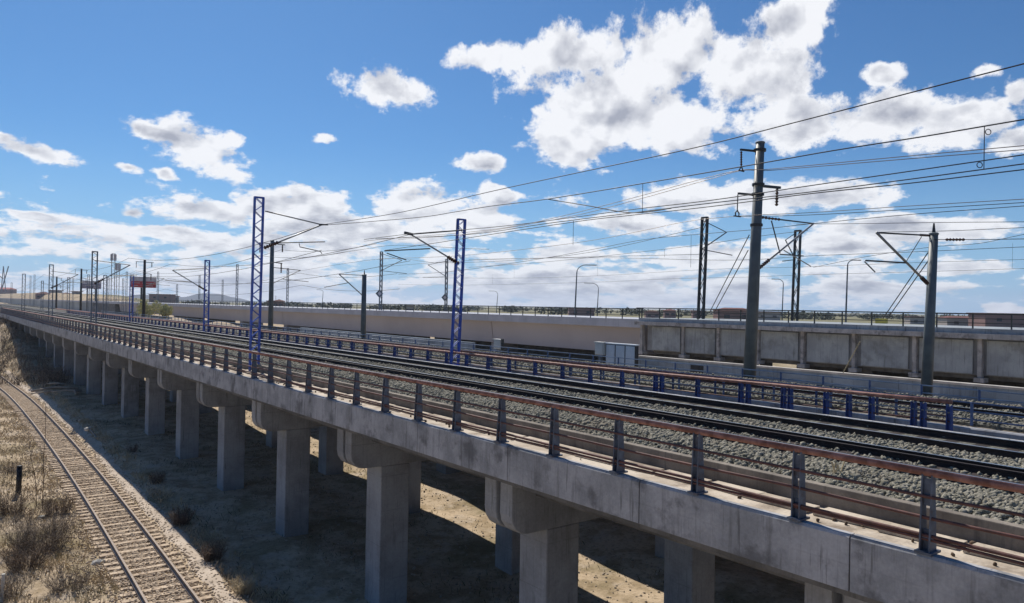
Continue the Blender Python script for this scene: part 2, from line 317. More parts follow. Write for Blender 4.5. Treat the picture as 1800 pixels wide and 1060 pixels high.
sp = MB().box(-1.28, 1.28, -.12, .12, -.1, .10).build('sleeper', sleepw, t, loc=(trackxs(19), 19, float(ground_h(trackxs(19), 19))))
k = 0; rest = MB(); y = 19.
while y < 166:
    x = trackxs(y); z = float(ground_h(x, y))
    if k == 0: c = sp
    elif k < 100: c = cp(sp, t)
    else:
        rest.box(x-1.25, x+1.25, y-.12, y+.12, z-.1, z+.1); k += 1; y += .62; continue
    c.location = (x+random.uniform(-.06, .06), y+random.uniform(-.03, .03), z+random.uniform(-.055, -.02))
    c.rotation_euler = (random.uniform(-.02, .02), 0, -(trackxs(y+1)-trackxs(y-1))/2+random.uniform(-.03, .03)); c.scale = (random.uniform(.96, 1.04), random.uniform(.8, 1.15), 1)
    k += 1; y += .62
ro = rest.build('sleepers', sleepw, t); ro['kind'] = 'stuff'

# stones: one mesh of small faceted rocks
ico = np.array([(0,0,1),(.894,0,.447),(.276,.851,.447),(-.724,.526,.447),(-.724,-.526,.447),(.276,-.851,.447),(.724,.526,-.447),(-.276,.851,-.447),(-.894,0,-.447),(-.276,-.851,-.447),(.724,-.526,-.447),(0,0,-1)])
icf = np.array([(0,1,2),(0,2,3),(0,3,4),(0,4,5),(0,5,1),(1,6,2),(2,7,3),(3,8,4),(4,9,5),(5,10,1),(2,6,7),(3,7,8),(4,8,9),(5,9,10),(1,10,6),(6,11,7),(7,11,8),(8,11,9),(9,11,10),(10,11,6)])
def stones(name, X, Y, Z, size, m):
    n = len(X); s = (size*(.6+.8*rng.random(n)))[:, None, None]
    v = ico[None]*(.7+.5*rng.random((n, 12, 1)))*s*(.7+.6*rng.random((n, 1, 3)))
    a = rng.random(n)*6.283; ca, sa = np.cos(a), np.sin(a)
    x = v[..., 0]*ca[:, None]-v[..., 1]*sa[:, None]; y = v[..., 0]*sa[:, None]+v[..., 1]*ca[:, None]
    V = np.stack([x+X[:, None], y+Y[:, None], v[..., 2]+Z[:, None]], 2).reshape(-1, 3)
    Fc = (icf[None]+12*np.arange(n)[:, None, None]).reshape(-1, 3)
    o = fastmesh(name, V, Fc, m, 3); o['kind'] = 'stuff'; return o
n = 30000; Y = 20+95*rng.random(n)**1.6; X = np.array([trackxs(v) for v in Y])+rng.normal(0, 1.15, n)
so_ = stones('trackside_gravel', X, Y, ground_h(X, Y)+.01+.03*(abs(X-np.array([trackxs(v) for v in Y])) < 1.1), .045, mat('tan_gravel', (.54, .44, .33), 1, col2=(.32, .25, .18), scale=7, bump=0, fine=.2)); tag(so_, 'loose tan gravel and chips between and beside the old sleepers', 'gravel')
n = 5000; X = np.concatenate([rng.uniform(2, 9.6, n//3), rng.uniform(9.5, 24, n-n//3)]); Y = 14+80*rng.random(n)**1.3
so_ = stones('scattered_rubble', X, Y, ground_h(X, Y), .05, mat('pale_rubble', (.40, .34, .27), 1, col2=(.22, .18, .14), scale=5, bump=0)); tag(so_, 'scattered small rubble over the waste ground under and beside the viaducts', 'rubble')

# ---------------------------------------------------------------- grass and brush
def fbm2(x, y):
    return (np.sin(x*1.3+y*.7)+np.sin(x*.6-y*1.1+2)+np.sin(x*2.9+y*1.9+1)*.6+np.sin(-x*2.1+y*3.3+4)*.5)/3.1
def blades(name, X, Y, Z, h, w, lean, m):
    n = len(X); a = rng.random(n)*6.283; hh = h*(.5+rng.random(n)); l = lean*rng.random(n)*hh; b = rng.random(n)*6.283
    V = np.zeros((n, 4, 3)); V[:, 0] = np.stack([X-np.cos(a)*w, Y-np.sin(a)*w, Z], 1); V[:, 1] = np.stack([X+np.cos(a)*w, Y+np.sin(a)*w, Z], 1)
    V[:, 3] = np.stack([X-np.cos(a)*w*.6+np.cos(b)*l*.4, Y-np.sin(a)*w*.6+np.sin(b)*l*.4, Z+hh*.6], 1)
    V[:, 2] = np.stack([X+np.cos(b)*l, Y+np.sin(b)*l, Z+hh], 1)
    return fastmesh(name, V.reshape(-1, 3), (np.arange(4)[None]+4*np.arange(n)[:, None]), m, 4)
n = 150000; X = rng.uniform(-1, 10.2, n); Y = 19+110*rng.random(n)**1.4
tx = trackx(Y); keep = (abs(X-tx) > 1.25) & ~((X-tx > 1.25) & (X-tx < 2.15)) & (fbm2(X*1.7, Y*1.3)+rng.normal(0, .35, n) > .05)
X, Y = X[keep], Y[keep]
o = blades('dry_grass', X, Y, ground_h(X, Y)-.02, .20, .012, .9, straw); o['kind'] = 'stuff'; tag(o, 'straw-coloured dry grass on the bank around the old track', 'grass')
n = 30000; X = rng.uniform(9.2, 24, n); Y = 14+90*rng.random(n); keep = (fbm2(X*.8, Y*.6)+rng.normal(0, .3, n) > .35); X, Y = X[keep], Y[keep]
o = blades('sparse_weeds', X, Y, ground_h(X, Y)-.02, .16, .012, .9, leafd); o['kind'] = 'stuff'; tag(o, 'sparse low weeds on the shaded ground below the deck', 'weeds')
def twigs(c, rx, h, nst, nbr, m, w=.010, seedh=.6):
    """bare shrub: stems fanning up from the ground, each with side twigs, as thin crossed strips"""
    V = []; Fc = []
    def strip(p, q, w0, w1):
        a = rng.random()*6.283; d = np.array([math.cos(a), math.sin(a), 0]); i = len(V)
        V.extend([p-d*w0, p+d*w0, q+d*w1, q-d*w1]); Fc.append((i, i+1, i+2, i+3))
    for _ in range(nst):
        a = rng.random()*6.283; r = rx*math.sqrt(rng.random())*.55; p = np.array([c[0]+r*math.cos(a), c[1]+r*math.sin(a), 0]); p[2] = float(ground_h(p[0], p[1])) if c[2] is None else c[2]
        L_ = h*(.5+.6*rng.random()); d = np.array([math.cos(a)*rx*.7*rng.random(), math.sin(a)*rx*.7*rng.random(), L_])
        pts = [p]
        for s in range(1, 5): pts.append(p+d*s/4+rng.normal(0, .04*h, 3)*(1, 1, .3))
        for s in range(4):
            strip(pts[s], pts[s+1], w*(1-s*.2), w*(.8-s*.2))
            for _ in range(nbr):
                q = pts[s]+(pts[s+1]-pts[s])*rng.random(); e = q+np.array([rng.normal(0, .14*h), rng.normal(0, .14*h), abs(rng.normal(0, .14*h))]); strip(q, e, w*.55, w*.25)
    return np.array(V), np.array(Fc)
def shrub(c, rx, h, nst, nbr, m, label, w=.010, name='bare_shrub', cat='shrub', group=None):
    V, Fc = twigs(c, rx, h, nst, nbr, m, w); o = fastmesh(name, V, Fc, m, 4); return tag(o, label, cat, group)
def gpt(px, py, z=-10.5): r = ray(px, py); return r*(z/r.z)
for (px, py, rx, h, n_, m_, lab) in [
    (70, 965, 1.6, 1.5, 210, twigg, 'large grey-brown bare bush at the lower left beside the old track'),
    (20, 905, 1.0, 1.1, 100, twig, 'smaller brown bush at the left edge behind the large bare bush'),
    (120, 1035, .9, .7, 90, twigg, 'low bare bush in front of the large grey-brown bush'),
    (100, 905, .9, .9, 110, twig, 'brown brush just above the large grey-brown bare bush'),
    (45, 1000, 1.0, .9, 120, twig, 'dense brown brush between the large bare bush and the bottom left corner'),
    (20, 830, .9, .6, 70, twigg, 'low brush behind the short black post'),
    (15, 1050, .8, .8, 80, twigg, 'bare bush in the bottom left corner of the view'),
    (318, 925, .6, .7, 90, twig, 'reddish brown bush at the edge of the viaduct shadow'),
    (372, 985, .6, .7, 90, twig, 'brown bush near the bottom of the viaduct shadow edge'),
    (275, 860, .6, .6, 60, twig, 'small bush on the shadow edge opposite the fifth pier'),
    (425, 1040, .5, .6, 60, straw, 'pale straw bush at the foot of the shadow edge'),
    (232, 808, .5, .5, 40, twig, 'tiny bush on the shadow edge above the dirt path')]:
    p = gpt(px, py); shrub((p.x, p.y, None), rx, h, n_, 5, m_, lab)
for (px, py, tx_, ty_, lab) in [(75, 895, 80, 712, 'taller thin bare sapling standing beside the old track'), (66, 890, 52, 768, 'shorter leaning bare sapling next to the taller one')]:
    p = gpt(px, py); q = atY(tx_, ty_, p.y+.1); o = MB(); pts = [p+(q-p)*(i/6)+Vector((random.uniform(-.05, .05), 0, 0)) for i in range(7)]
    o.tube(pts, [.022-.0025*i for i in range(7)], 5)
    for i in range(14):
        a = p+(q-p)*random.uniform(.2, .95); o.tube([a, a+Vector((random.uniform(-.25, .25), random.uniform(-.2, .2), random.uniform(.2, .6)))], [.007, .003], 4)
    tag(o.build('sapling', twig), lab, 'sapling')
# brush and cut branches on the slope where the viaduct meets the bank
Vs = []; Fs = []; off = 0
for i in range(220):
    px = rng.uniform(-30, 120); t_ = rng.random(); py = (575+px*.55)+t_*(60) ; yy_ = rng.uniform(95, 165)
    x_ = rng.uniform(3, 12.2) if yy_ > 105 else rng.uniform(9.4, 12.0)
    V, Fc = twigs((x_, yy_, None), rng.uniform(.6, 1.6), rng.uniform(.5, 1.7), 9, 3, twigg, .035); Vs.append(V); Fs.append(Fc+off); off += len(V)
o = fastmesh('dry_brush', np.concatenate(Vs), np.concatenate(Fs), twigg, 4); o['kind'] = 'stuff'; tag(o, 'tangled dry brush on the slope where the viaduct runs into the bank', 'brush')
lg = MB()
for i in range(9):
    x_, y_ = random.uniform(9.5, 11.5), random.uniform(84, 112); z_ = float(ground_h(x_, y_))+.15; a = random.uniform(0, 3.14); l = random.uniform(1, 2.4)
    o = MB().tube([(x_-math.cos(a)*l, y_-math.sin(a)*l, z_), (x_, y_, z_+.12), (x_+math.cos(a)*l, y_+math.sin(a)*l, z_-.05)], [.12, .10, .05], 6).build('cut_branch', mat('bleached_branch', (.38, .32, .26), .9) if i == 0 else bpy.data.materials['bleached_branch'], smooth=True)
    tag(o, 'bleached cut branch lying in the debris at the shadow edge', 'branch', 'cut branches at the shadow edge')
for (px, py, s, lab) in [(72, 912, .22, 'pale stone beside the bare bush left of the track'), (174, 990, .26, 'largest white stone next to the old track near the bottom'), (110, 1024, .12, 'small white stone below the bare bush'), (140, 748, .16, 'small pale stone on the path beside the shadow'), (158, 762, .13, 'pale stone at the edge of the viaduct shadow')]:
    p = gpt(px, py); v = ico*s*(.7+.4*rng.random((12, 1)))*(1.2, .8, .55); o = MB().add([(a[0]+p.x, a[1]+p.y, a[2]+float(ground_h(p.x, p.y))+.06) for a in v], [tuple(f) for f in icf]).build('stone', whitep); tag(o, lab, 'stone')
p = gpt(32, 868); t = thing('marker_post', (p.x, p.y, p.z), 'short black upright post in the dry grass left of the track', 'post')
MB().tube([p-Vector((0, 0, .1)), p+Vector((.04, 0, 1.45))], .13, 14).build('post_body', blackp, t, True); MB().tube([p+Vector((.04, 0, 1.44)), p+Vector((.04, 0, 1.50))], [.14, .12], 14).build('cap', blackp, t, True)
p = gpt(2, 1058); tag(MB().bar(p-Vector((0, 0, .1)), p+Vector((.05, 0, .95)), .10).build('stake', whitep), 'pale wooden stake at the lower left edge', 'stake')
p = gpt(170, 768, -10.1); q = Vector((p.x-.45, p.y+.6, p.z+.6)); tag(MB().tube([p, q], .035, 8).build('leaning_pipe', galv), 'white pipe leaning in the shadow beside the path', 'pipe'); tag(MB().add([(a[0]*.2+q.x-.1, a[1]*.2+q.y, a[2]*.15+q.z-.08) for a in ico], [tuple(f) for f in icf]).build('plastic_bag', whitep, smooth=True), 'white plastic bag caught on the leaning pipe', 'bag')
p = gpt(28, 657); 
for i in range(2):
    o = MB().tube([(p.x-1+i*1.2, p.y, p.z+.2), (p.x+.2+i*1.2, p.y+.8, p.z+.15)], .25, 7).build('log', twig); tag(o, ('left' if i == 0 else 'right')+' one of two dark logs lying beside the old track far off', 'log', 'dark logs by the old track')

# ---------------------------------------------------------------- viaducts
Y0, Y1 = -14., 420.
def viaduct(xl, xr, cols, bent0, step, label, near, yend=158):
    t = thing('railway_viaduct', (xl, 0, -10.8), label, 'viaduct')
    ztop, zlow = (-3.23, -4.04) if near else (-3.33, -4.10)
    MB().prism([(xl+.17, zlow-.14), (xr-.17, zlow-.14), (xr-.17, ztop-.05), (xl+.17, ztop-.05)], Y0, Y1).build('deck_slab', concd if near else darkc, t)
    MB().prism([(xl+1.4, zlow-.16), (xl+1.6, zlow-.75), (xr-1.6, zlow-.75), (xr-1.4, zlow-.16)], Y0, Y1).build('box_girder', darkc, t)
    # precast edge panels, 4.05 m long
    pr = [(xl, zlow), (xl+.165, zlow), (xl+.165, ztop), (xl+.03, ztop), (xl, ztop-.04)]
    base = YonX(1500, 10.5)
    pm = MB().prism(pr, .012, 4.038)
    first = None; k = 0; y = base-4.05*4
    while y < 300:
        if first is None: first = pm.build('edge_panel', conc, t, loc=(0, y, 0)); c = first
        else: c = cp(first, t, (0, y, 0))
        k += 1; y += 4.05
        if k == 62: break
    MB().prism([(xr-.165, zlow), (xr, zlow), (xr, ztop), (xr-.165, ztop)], Y0, Y1).build('far_edge_panel', conc, t)
    MB().box(xl, xl+.165, y+.01, Y1, zlow, ztop).build('edge_beam', conc, t)
    if near:
        MB().box(xl+.17, xl+1.24, Y0, Y1, ztop-.05, ztop-.03).build('walkway', walk, t)
        MB().box(xl+1.25, xl+1.42, Y0, Y1, ztop-.05, -2.90).build('ballast_curb', curbm, t, bev=.015)
        MB().box(xr-1.42, xr-1.25, Y0, Y1, ztop-.05, -2.92).build('ballast_curb', conc, t)
    else:
        MB().box(xl+.17, xl+.5, Y0, Y1, ztop-.05, ztop-.02).build('walkway', walk, t)
    # bents: a double hammerhead cap on two square columns
    cb_ = zlow-1.68 if near else zlow-1.7; c0, c1 = cols; el_, er_ = xl+.82, xr-.82
    rr_ = .52; zs = cb_+rr_; ang = [a*1.5708 for a in (.25, .5, .75, 1)]
    prof = [(el_, zlow-.145), (el_, zs)]+[(el_+rr_*(1-math.cos(a)), cb_+rr_*(1-math.sin(a))) for a in ang]+[(er_-rr_*(1-math.cos(a)), cb_+rr_*(1-math.sin(a))) for a in reversed(ang)]+[(er_, zs), (er_, zlow-.145)]
    prof = list(reversed(prof)); inner = [(min(max(x, el_+.25), er_-.25), max(z, cb_+.004)) for x, z in prof]
    cap = MB().prism(prof, -1.15, -.66).prism(prof, -.49, 0).prism(inner, -.655, -.495)
    pier = MB().box(0, 1.15, -1.13, -.02, -8.5, cb_-.003)
    capo = None; piero = None; y = bent0
    while y < yend:
        if capo is None: capo = cap.build('pier_cap', concp, t, loc=(0, y, 0), bev=.03); ca = capo
        else: ca = cp(capo, t, (0, y, 0))
        for cx in cols:
            if piero is None: piero = pier.build('pier', concp, t, loc=(cx, y, 0), bev=.04); piero.scale = (1, 1, 1); piero.data.transform(Matrix.Identity(4)); 
            else:
                cp(piero, t, (cx, y, 0))
        y += step
    # stretch column feet down to the ground
    for v in piero.data.vertices:
        if v.co.z < -8: v.co.z = -12
    return t
viaduct(10.5, 21.3, (12.5, 18.4), 15.5-8.92, 8.92, 'near double-track concrete viaduct on square piers with grey edge panels', True)
viaduct(24.0, 30.3, (24.9, 28.2), 12.6, 8.9, 'second narrower concrete viaduct running parallel behind the near one', False)
o = MB().box(14.6, 16.4, 8.2, 10.6, -11.3, -9.2).build('concrete_block', concd, bev=.05); tag(o, 'rough dark concrete block on the ground below the near deck at the bottom right', 'concrete block')

# ballast
def ballast(x0, x1, z, label, m2, zones, y1=Y1):
    mb = MB(); mb.prism([(x0, z-.22), (x1, z-.22), (x1, z-.14), (x1-.8, z), (x0+.8, z), (x0, z-.14)], Y0+.01, y1)
    o = mb.build('ballast', ballbase); o['kind'] = 'stuff'; tag(o, label, 'ballast')
    Xs = []; Ys = []
    for a, b_, n in zones: Xs.append(rng.uniform(a, b_, n)); Ys.append(1+75*rng.random(n)**1.9)
    X = np.concatenate(Xs); Y = np.concatenate(Ys); zz = z-.14*np.clip(1-np.minimum(X-x0, x1-X)/.8, 0, 1)
    s = stones('ballast_stones', X, Y, zz+.005+.02*rng.random(len(X)), .024+.028*rng.random(len(X)), stone); return o, s
o, s = ballast(11.92, 19.88, -2.86, 'crushed grey stone bed carrying the two tracks of the near viaduct', None, [(11.95, 13.55, 26000), (14.9, 16.9, 20000), (13.6, 14.95, 5000), (18.3, 19.8, 4000)]); tag(s, 'loose grey and olive crushed stones around the near viaduct tracks', 'stones')
o, s = ballast(24.52, 30.1, -3.12, 'crushed stone bed of the single track on the second viaduct', None, [(24.5, 29.8, 26000)]); tag(s, 'loose crushed stones around the single track of the second viaduct', 'stones')
def deck_track(xa, xb, zt, label, group, stain=True, guard=True):
    t = thing('railway_track', ((xa+xb)/2, 4, zt), label, 'railway track', group)
    for x in (xa, xb): rail_along([(x, y, zt-.17) for y in (Y0+1, 40, 120, Y1)], 0, [railside, railhead], t)
    if stain: 
        # guard rails bolted inside the running rails on the bridge
        for x in ((xa+.22, xb-.22) if guard else ()):
            o = rail_along([(x, y, zt-.20) for y in (Y0+1, 40, 120, Y1)], 0, [railside, railside], t); o.name = 'guard_rail'
        MB().box(xa+.05, xb-.05 if guard else xa+.8, Y0+1, Y1, zt-.189, zt-.181).build('stained_ballast_strip', ballred, t)
    s0 = MB().box(xa-.45, xb+.45, -.13, .13, zt-.30, zt-.165).build('sleeper', railside if stain else sleepc, t, loc=(0, 1, 0))
    for k in range(1, 90): cp(s0, t, (0, 1+.6*k, 0))
    r = MB()
    for k in range(90, 300): r.box(xa-.45, xb+.45, 1+.6*k-.13, 1+.6*k+.13, zt-.30, zt-.165)
    r = r.build('sleepers', sleepc, t); r['kind'] = 'stuff'
deck_track(13.55, 15.0, -2.67, 'nearest black-sided running track on the near viaduct, just behind its first railing', 'tracks on the near viaduct')
deck_track(16.85, 18.3, -2.69, 'second track of the near viaduct, in front of the short blue posts', 'tracks on the near viaduct', True, False)
deck_track(25.9, 27.35, -2.97, 'single track on the second viaduct behind the pipe fence', None, False)

# ---------------------------------------------------------------- railings
def ratio(px, py): r = ray(px, py); return r.z/r.x
def near_post():
    mb = MB()
    for s in (-.062, .062):
        mb.add([(-.105, s-.01, 0), (.105, s-.01, 0), (.045, s-.01, 1.04), (-.045, s-.01, 1.04), (-.105, s+.01, 0), (.105, s+.01, 0), (.045, s+.01, 1.04), (-.045, s+.01, 1.04)], [(0,1,2,3), (7,6,5,4), (0,4,5,1), (1,5,6,2), (2,6,7,3), (3,7,4,0)])
    mb.box(-.015, .015, -.05, .05, .02, .30); mb.box(-.015, .015, -.05, .05, .62, .98)
    for z in (.20, .46, .75): mb.tube([(-.05, -.10, z), (-.05, .10, z)], .014, 6)
    mb.box(-.15, .15, -.11, .11, -.01, .022)
    return mb
t = thing('railing', (10.62, 4, -3.23), 'near railing with tapered slate-blue posts and rust-red round handrail on the near viaduct edge', 'railing')
XR = 10.64
py_ = [YonX(px, XR) for px in (1637, 1405, 1225, 1087, 972, 880, 800, 733, 678, 629, 584, 546, 510, 478)]
st = (py_[-1]-py_[0])/13; ps = [py_[0]+st*i for i in range(-3, 94)]
p0 = near_post().build('post', greyp, t, loc=(XR, ps[0], -3.215))
for y in ps[1:]: c = cp(p0, t, (XR, y+random.uniform(-.015, .015), -3.215)); c.rotation_euler = (random.uniform(-.012, .012), random.uniform(-.012, .012), random.uniform(-.05, .05))
yl, yh = Y0, 175
MB().tube([(XR, yl, -2.15), (XR, yh, -2.15)], .052, 12).build('handrail', rust, t, True)
for z, r_ in ((-2.46, .024), (-2.74, .024), (-3.0, .028), (-3.05, .022)):
    MB().tube([(XR-.05+random.uniform(-.008, .008), y, z+random.uniform(-.012, .012)) for y in [yl]+ps+[yh]], r_, 8).build('mid_rail', rustd, t, True)

t = thing('railing', (21.1, 8, -3.2), 'second railing with short bright blue posts and thick rust-red handrail beyond the near viaduct tracks', 'railing')
X2 = 21.1; ya = YonX(1672, X2); zt = lambda y: -2.46+.13*max(0, min(1, (22-y)/14))
pst = MB()
for s in (-.05, .05): pst.add([(-.09, s-.012, 0), (.09, s-.012, 0), (.055, s-.012, .80), (-.055, s-.012, .80), (-.09, s+.012, 0), (.09, s+.012, 0), (.055, s+.012, .80), (-.055, s+.012, .80)], [(0,1,2,3), (7,6,5,4), (0,4,5,1), (1,5,6,2), (2,6,7,3), (3,7,4,0)])
pst.box(-.02, .02, -.038, .038, .0, .76)
q0 = pst.build('post', bluep, t, loc=(X2, ya, -3.2))
q0.data.materials[0] = mat('blue_short_post_paint', (.045, .080, .26), .5, col2=(.03, .055, .17), scale=4, stain=(.10, .06, .05), stain_amt=.3, dirt_scale=5, bump=.08, bscale=25)
xs_ = [1626, 1609]+[1535, 1495, 1455, 1392, 1380, 1318, 1305, 1229, 1166, 1155, 1096, 1040, 991, 943, 897, 860, 822]
yy = [YonX(x, X2) for x in xs_]; yy += [yy[-1]+1.84*i for i in range(1, 78)]
for y in yy: cp(q0, t, (X2, y, -3.2))
hp = [(X2, y, zt(y)+.02) for y in (ya-.06, 10, 12, 14, 16, 18, 20, 22, 190)]
MB().tube(hp, .055, 10).build('handrail', rust, t, True)
for dz in (.28, .52): MB().tube([(x-.03, y, z-dz) for x, y, z in hp], .020, 6).build('mid_rail', galv if dz < .4 else rustd, t, True)
t = thing('railing', (24.15, 9, -3.3), 'third railing with rust-red handrail on the second viaduct, just behind the short blue posts', 'railing')
X3 = 24.12; yb = YonX(1668, X3); q1 = MB().box(-.035, .035, -.03, .03, 0, .63).build('post', bluep, t, loc=(X3, yb, -3.31))
for i in range(1, 90): cp(q1, t, (X3, yb+2.1*i, -3.31))
MB().tube([(X3, yb-.05, -2.66), (X3, 215, -2.66)], .05, 10).build('handrail', rust, t, True)
for z in (-2.85, -3.08): MB().tube([(X3, yb, z), (X3, 215, z)], .018, 6).build('mid_rail', rustd, t, True)
bl = mat('light_blue_pipe_paint', (.10, .15, .28), .45, col2=(.07, .11, .21), scale=3, bump=0)
def pipefence(x, ztop, zb, y0, y1, step, yfix, label, rails, m, mr):
    t = thing('pipe_fence', (x, yfix, zb), label, 'fence'); f = MB().tube([(0, 0, 0), (0, 0, ztop-zb+.02)], .045, 8); k0 = int((y0-yfix)/step); o = None; c_ = 0
    for k in range(k0, k0+98):
        y = yfix+step*k
        if y > y1: break
        o = f.build('post', m, t, loc=(x, y, zb)) if o is None else cp(o, t, (x, y, zb)) and o
    for z in rails: MB().tube([(x, y0, z), (x, y1, z)], .024, 8).build('rail', mr, t, True)
pipefence(24.45, -2.64, -3.32, -12, 190, 2.2, YonX(1711, 24.45), 'light blue pipe fence behind the rust-red handrails, seen alone at the right end', (-2.64, -2.90, -3.14), bl, bl)
pipefence(30.0, -2.76, -3.5, -12, 190, 2.0, YonX(1724, 30.0), 'blue pipe fence with a pale top rail on the far side of the second viaduct', (-2.76, -3.05), bl, mat('pale_blue_rail', (.30, .38, .50), .4, bump=0))

# ---------------------------------------------------------------- wall, cabinets
def wall(x0, x1, pa, pb, z0, z1, label, m, name='retaining_wall', cap=True):
    ya, yb = YonX(pb, x0), YonX(pa, x0) if isinstance(pa, (int, float)) else 0
    t = thing(name, (x0, ya, z0), label, 'wall')
    L_ = yb-ya; n = max(1, int(L_/3.0)); f = None
    for k in range(n):
        if f is None: f = MB().box(x0, x1, .01, L_/n-.01, z0, z1).build('wall_panel', m, t, loc=(0, ya, 0)); c = f
        else: c = cp(f, t, (0, ya+k*L_/n, 0))
    if cap: MB().box(x0-.04, x1+.04, ya-.02, yb+.02, z1+.002, z1+.10).build('coping', mat('pale_coping', (.55, .52, .48), .9), t)
    return t
wall(36, 36.3, 1122, 2300, -4.4, -3.15, 'blue-grey streaked concrete wall below the panelled viaduct on the right', wallc)
wall(36, 36.3, 528, 832, -4.4, -3.15, 'bluish concrete wall below the beige girder in the middle', wallc, cap=False)
def cabinet(px0, px1, ytop, ybase, X, doors, m, label, post=False):
    a = atX(px0, ytop, X); b_ = atX(px1, ytop, X); z1 = (a.z+b_.z)/2; z0 = atX((px0+px1)/2, ybase, X).z; y0, y1 = b_.y, a.y
    t = thing('equipment_cabinet', (X, y0, z0), label, 'cabinet'); zb = z0 if not post else z1-.55*(z1-z0)
    MB().box(X, X+.28, y0, y1, zb, z1-.08).build('housing', steel if doors > 1 else m, t, bev=.01); MB().box(X-.05, X+.33, y0-.04, y1+.04, z1-.078, z1).build('roof', m, t, bev=.01)
    w = (y1-y0)/doors
    d0 = None
    for i in range(doors):
        d0 = MB().box(-.02, -.002, .045, w-.045, .05, z1-zb-.12).build('door', m, t, loc=(X, y0, zb)) if d0 is None else cp(d0, t, (X, y0+i*w, zb)) and d0
    if post: MB().box(X+.05, X+.22, (y0+y1)/2-.1, (y0+y1)/2+.1, z0-.6, zb-.002).build('pedestal', galvd, t)
    return t
cabinet(1065, 1117, 604, 646, 32.5, 3, cabm, 'pale blue-grey trackside cabinet with three doors in front of the beige girder')
cabinet(1046, 1060, 601, 642, 32.3, 1, cabw, 'cream box on a pedestal left of the three-door cabinet', True)
t = cabinet(868, 880, 596, 628, 32.5, 1, cabw, 'small pale box on a post, right of the blue lattice mast in the middle', True)
p = atX(883, 618, 32.4); MB().box(p.x-.1, p.x+.1, p.y-.06, p.y+.06, -4, atX(883, 596, 32.4).z).build('back_post', steel, t)
p = atX(1221, 655, 33.5); o = MB().box(p.x, p.x+.4, p.y-.3, p.y+.3, -3.9, atX(1221, 641, 33.5).z).build('junction_box', steel, bev=.01); tag(o, 'small dark box against the blue-grey wall left of the tall pole', 'box')
p = atX(1482, 655, 35.8); q = atX(1512, 600, 35.8); tag(MB().tube([p, q], .03, 6).build('leaning_stick', mat('dry_reed', (.35, .32, .22), .9)), 'thin pale reed leaning against the panelled viaduct', 'reed')

# ---------------------------------------------------------------- far road and rail bridges
XB = 56.
t = thing('girder_bridge', (XB, 52, -6), 'long smooth beige box-girder bridge with grey fascia crossing the middle distance', 'bridge')
yr = YonX(1128, XB); ylft = YonX(205, XB)
joints = [YonX(x, XB+1.3) for x in (1128, 860, 493, 416, 300, 205)]
for i in range(5):
    a, b_ = joints[i]+.06, joints[i+1]-.06
    MB().prism([(XB+2.1, -4.78), (XB+9, -4.78), (XB+10, -2.0), (XB+1.7, -2.0)], a, b_).build('box_girder', concb, t)
    if i: MB().prism([(XB+2.5, -4.6), (XB+8, -4.6), (XB+9, -2.05), (XB+2.1, -2.05)], a-.12, a).build('joint', darkc, t)
MB().prism([(XB, -1.95), (XB+10.6, -1.95), (XB+10.6, -1.10), (XB, -1.10)], yr, ylft+80).build('fascia_slab', concf, t)
for a, b_ in ((545, 748), (765, 1112), (330, 352), (366, 408)):
    MB().box(XB+6, XB+7, YonX(b_, XB+6), YonX(a, XB+6), -8, -4.73).build('added_dark_wall', darkc, t)  # added dark walls that stand for the shade below the girder
for x in (860, 493, 416, 300):
    y = YonX(x, XB+1.8); MB().box(XB+3, XB+8, y-1, y+1, -8, -4.785).build('pier', concb, t)
def bridge_rail(X, z0, h, y0, y1, step, yfix, label, m):
    t = thing('railing', (X, y0, z0), label, 'railing'); f = MB().box(-.04, .04, -.04, .04, 0, h); o = None; n = 0; y = yfix
    while y > y0+.3: y -= step
    y += step if y < y0 else 0
    while y < y1 and n < 98:
        o = f.build('post', m, t, loc=(X, y, z0)) if o is None else cp(o, t, (X, y, z0)) and o
        y += step; n += 1
    if y < y1:
        r = MB()
        while y < y1: r.box(X-.04, X+.04, y-.04, y+.04, z0, z0+h); y += step
        r = r.build('posts', m, t); r['kind'] = 'stuff'
    MB().box(X-.05, X+.05, y0, y1, z0+h+.001, z0+h+.09).build('top_rail', m, t)
    for f_ in (.36, .68): MB().box(X-.025, X+.025, y0, y1, z0+h*f_, z0+h*f_+.05).build('mid_rail', m, t)
dkr = mat('dark_green_grey_railing_paint', (.05, .06, .06), .5, bump=0)
bridge_rail(XB+.25, -1.10, 1.0, yr, ylft+70, 2.35, YonX(1094.3, XB+.25), 'dark railing along the top of the beige girder bridge', dkr)
# right-hand precast part
webm = mat('web_concrete', (.25, .27, .29), .9, col2=(.17, .18, .20), scale=.6, streak=.5, bump=.1)
t = thing('panelled_viaduct', (55, 20, -6), 'older grey concrete viaduct with panels and ribs at the right behind the poles', 'viaduct')
yR0 = -25.; XP = 54.6
MB().box(XP, XP+11, yR0, yr-.3, -1.62, -1.28).build('deck_slab', conc, t); MB().box(XP+.35, XP+10.5, yR0, yr-.6, -1.277, -.94).build('parapet_kerb', panelc, t)
MB().box(XP+1.0, XP+10, yR0, yr-1.2, -4.1, -1.623).build('web', webm, t)
ribs = [YonX(x, XP+.8) for x in (1130, 1203, 1265, 1334, 1413, 1503.5, 1610, 1725)]; stp = (ribs[0]-ribs[-1])/7; ribs += [ribs[-1]-stp*i for i in range(1, 9)]
rb = MB().box(XP+.62, XP+1.02, -.13, .13, -4.25, -1.625).box(XP+.5, XP+1.3, -.32, .32, -4.55, -4.253).build('rib', conc, t, loc=(0, ribs[0], 0))
pn = MB().box(XP+.86, XP+.995, .5, stp-.35, -4.02, -1.75).box(XP+.845, XP+.857, .7, stp-.5, -3.05, -3.0).build('panel', panelc, t, loc=(0, ribs[1], 0))
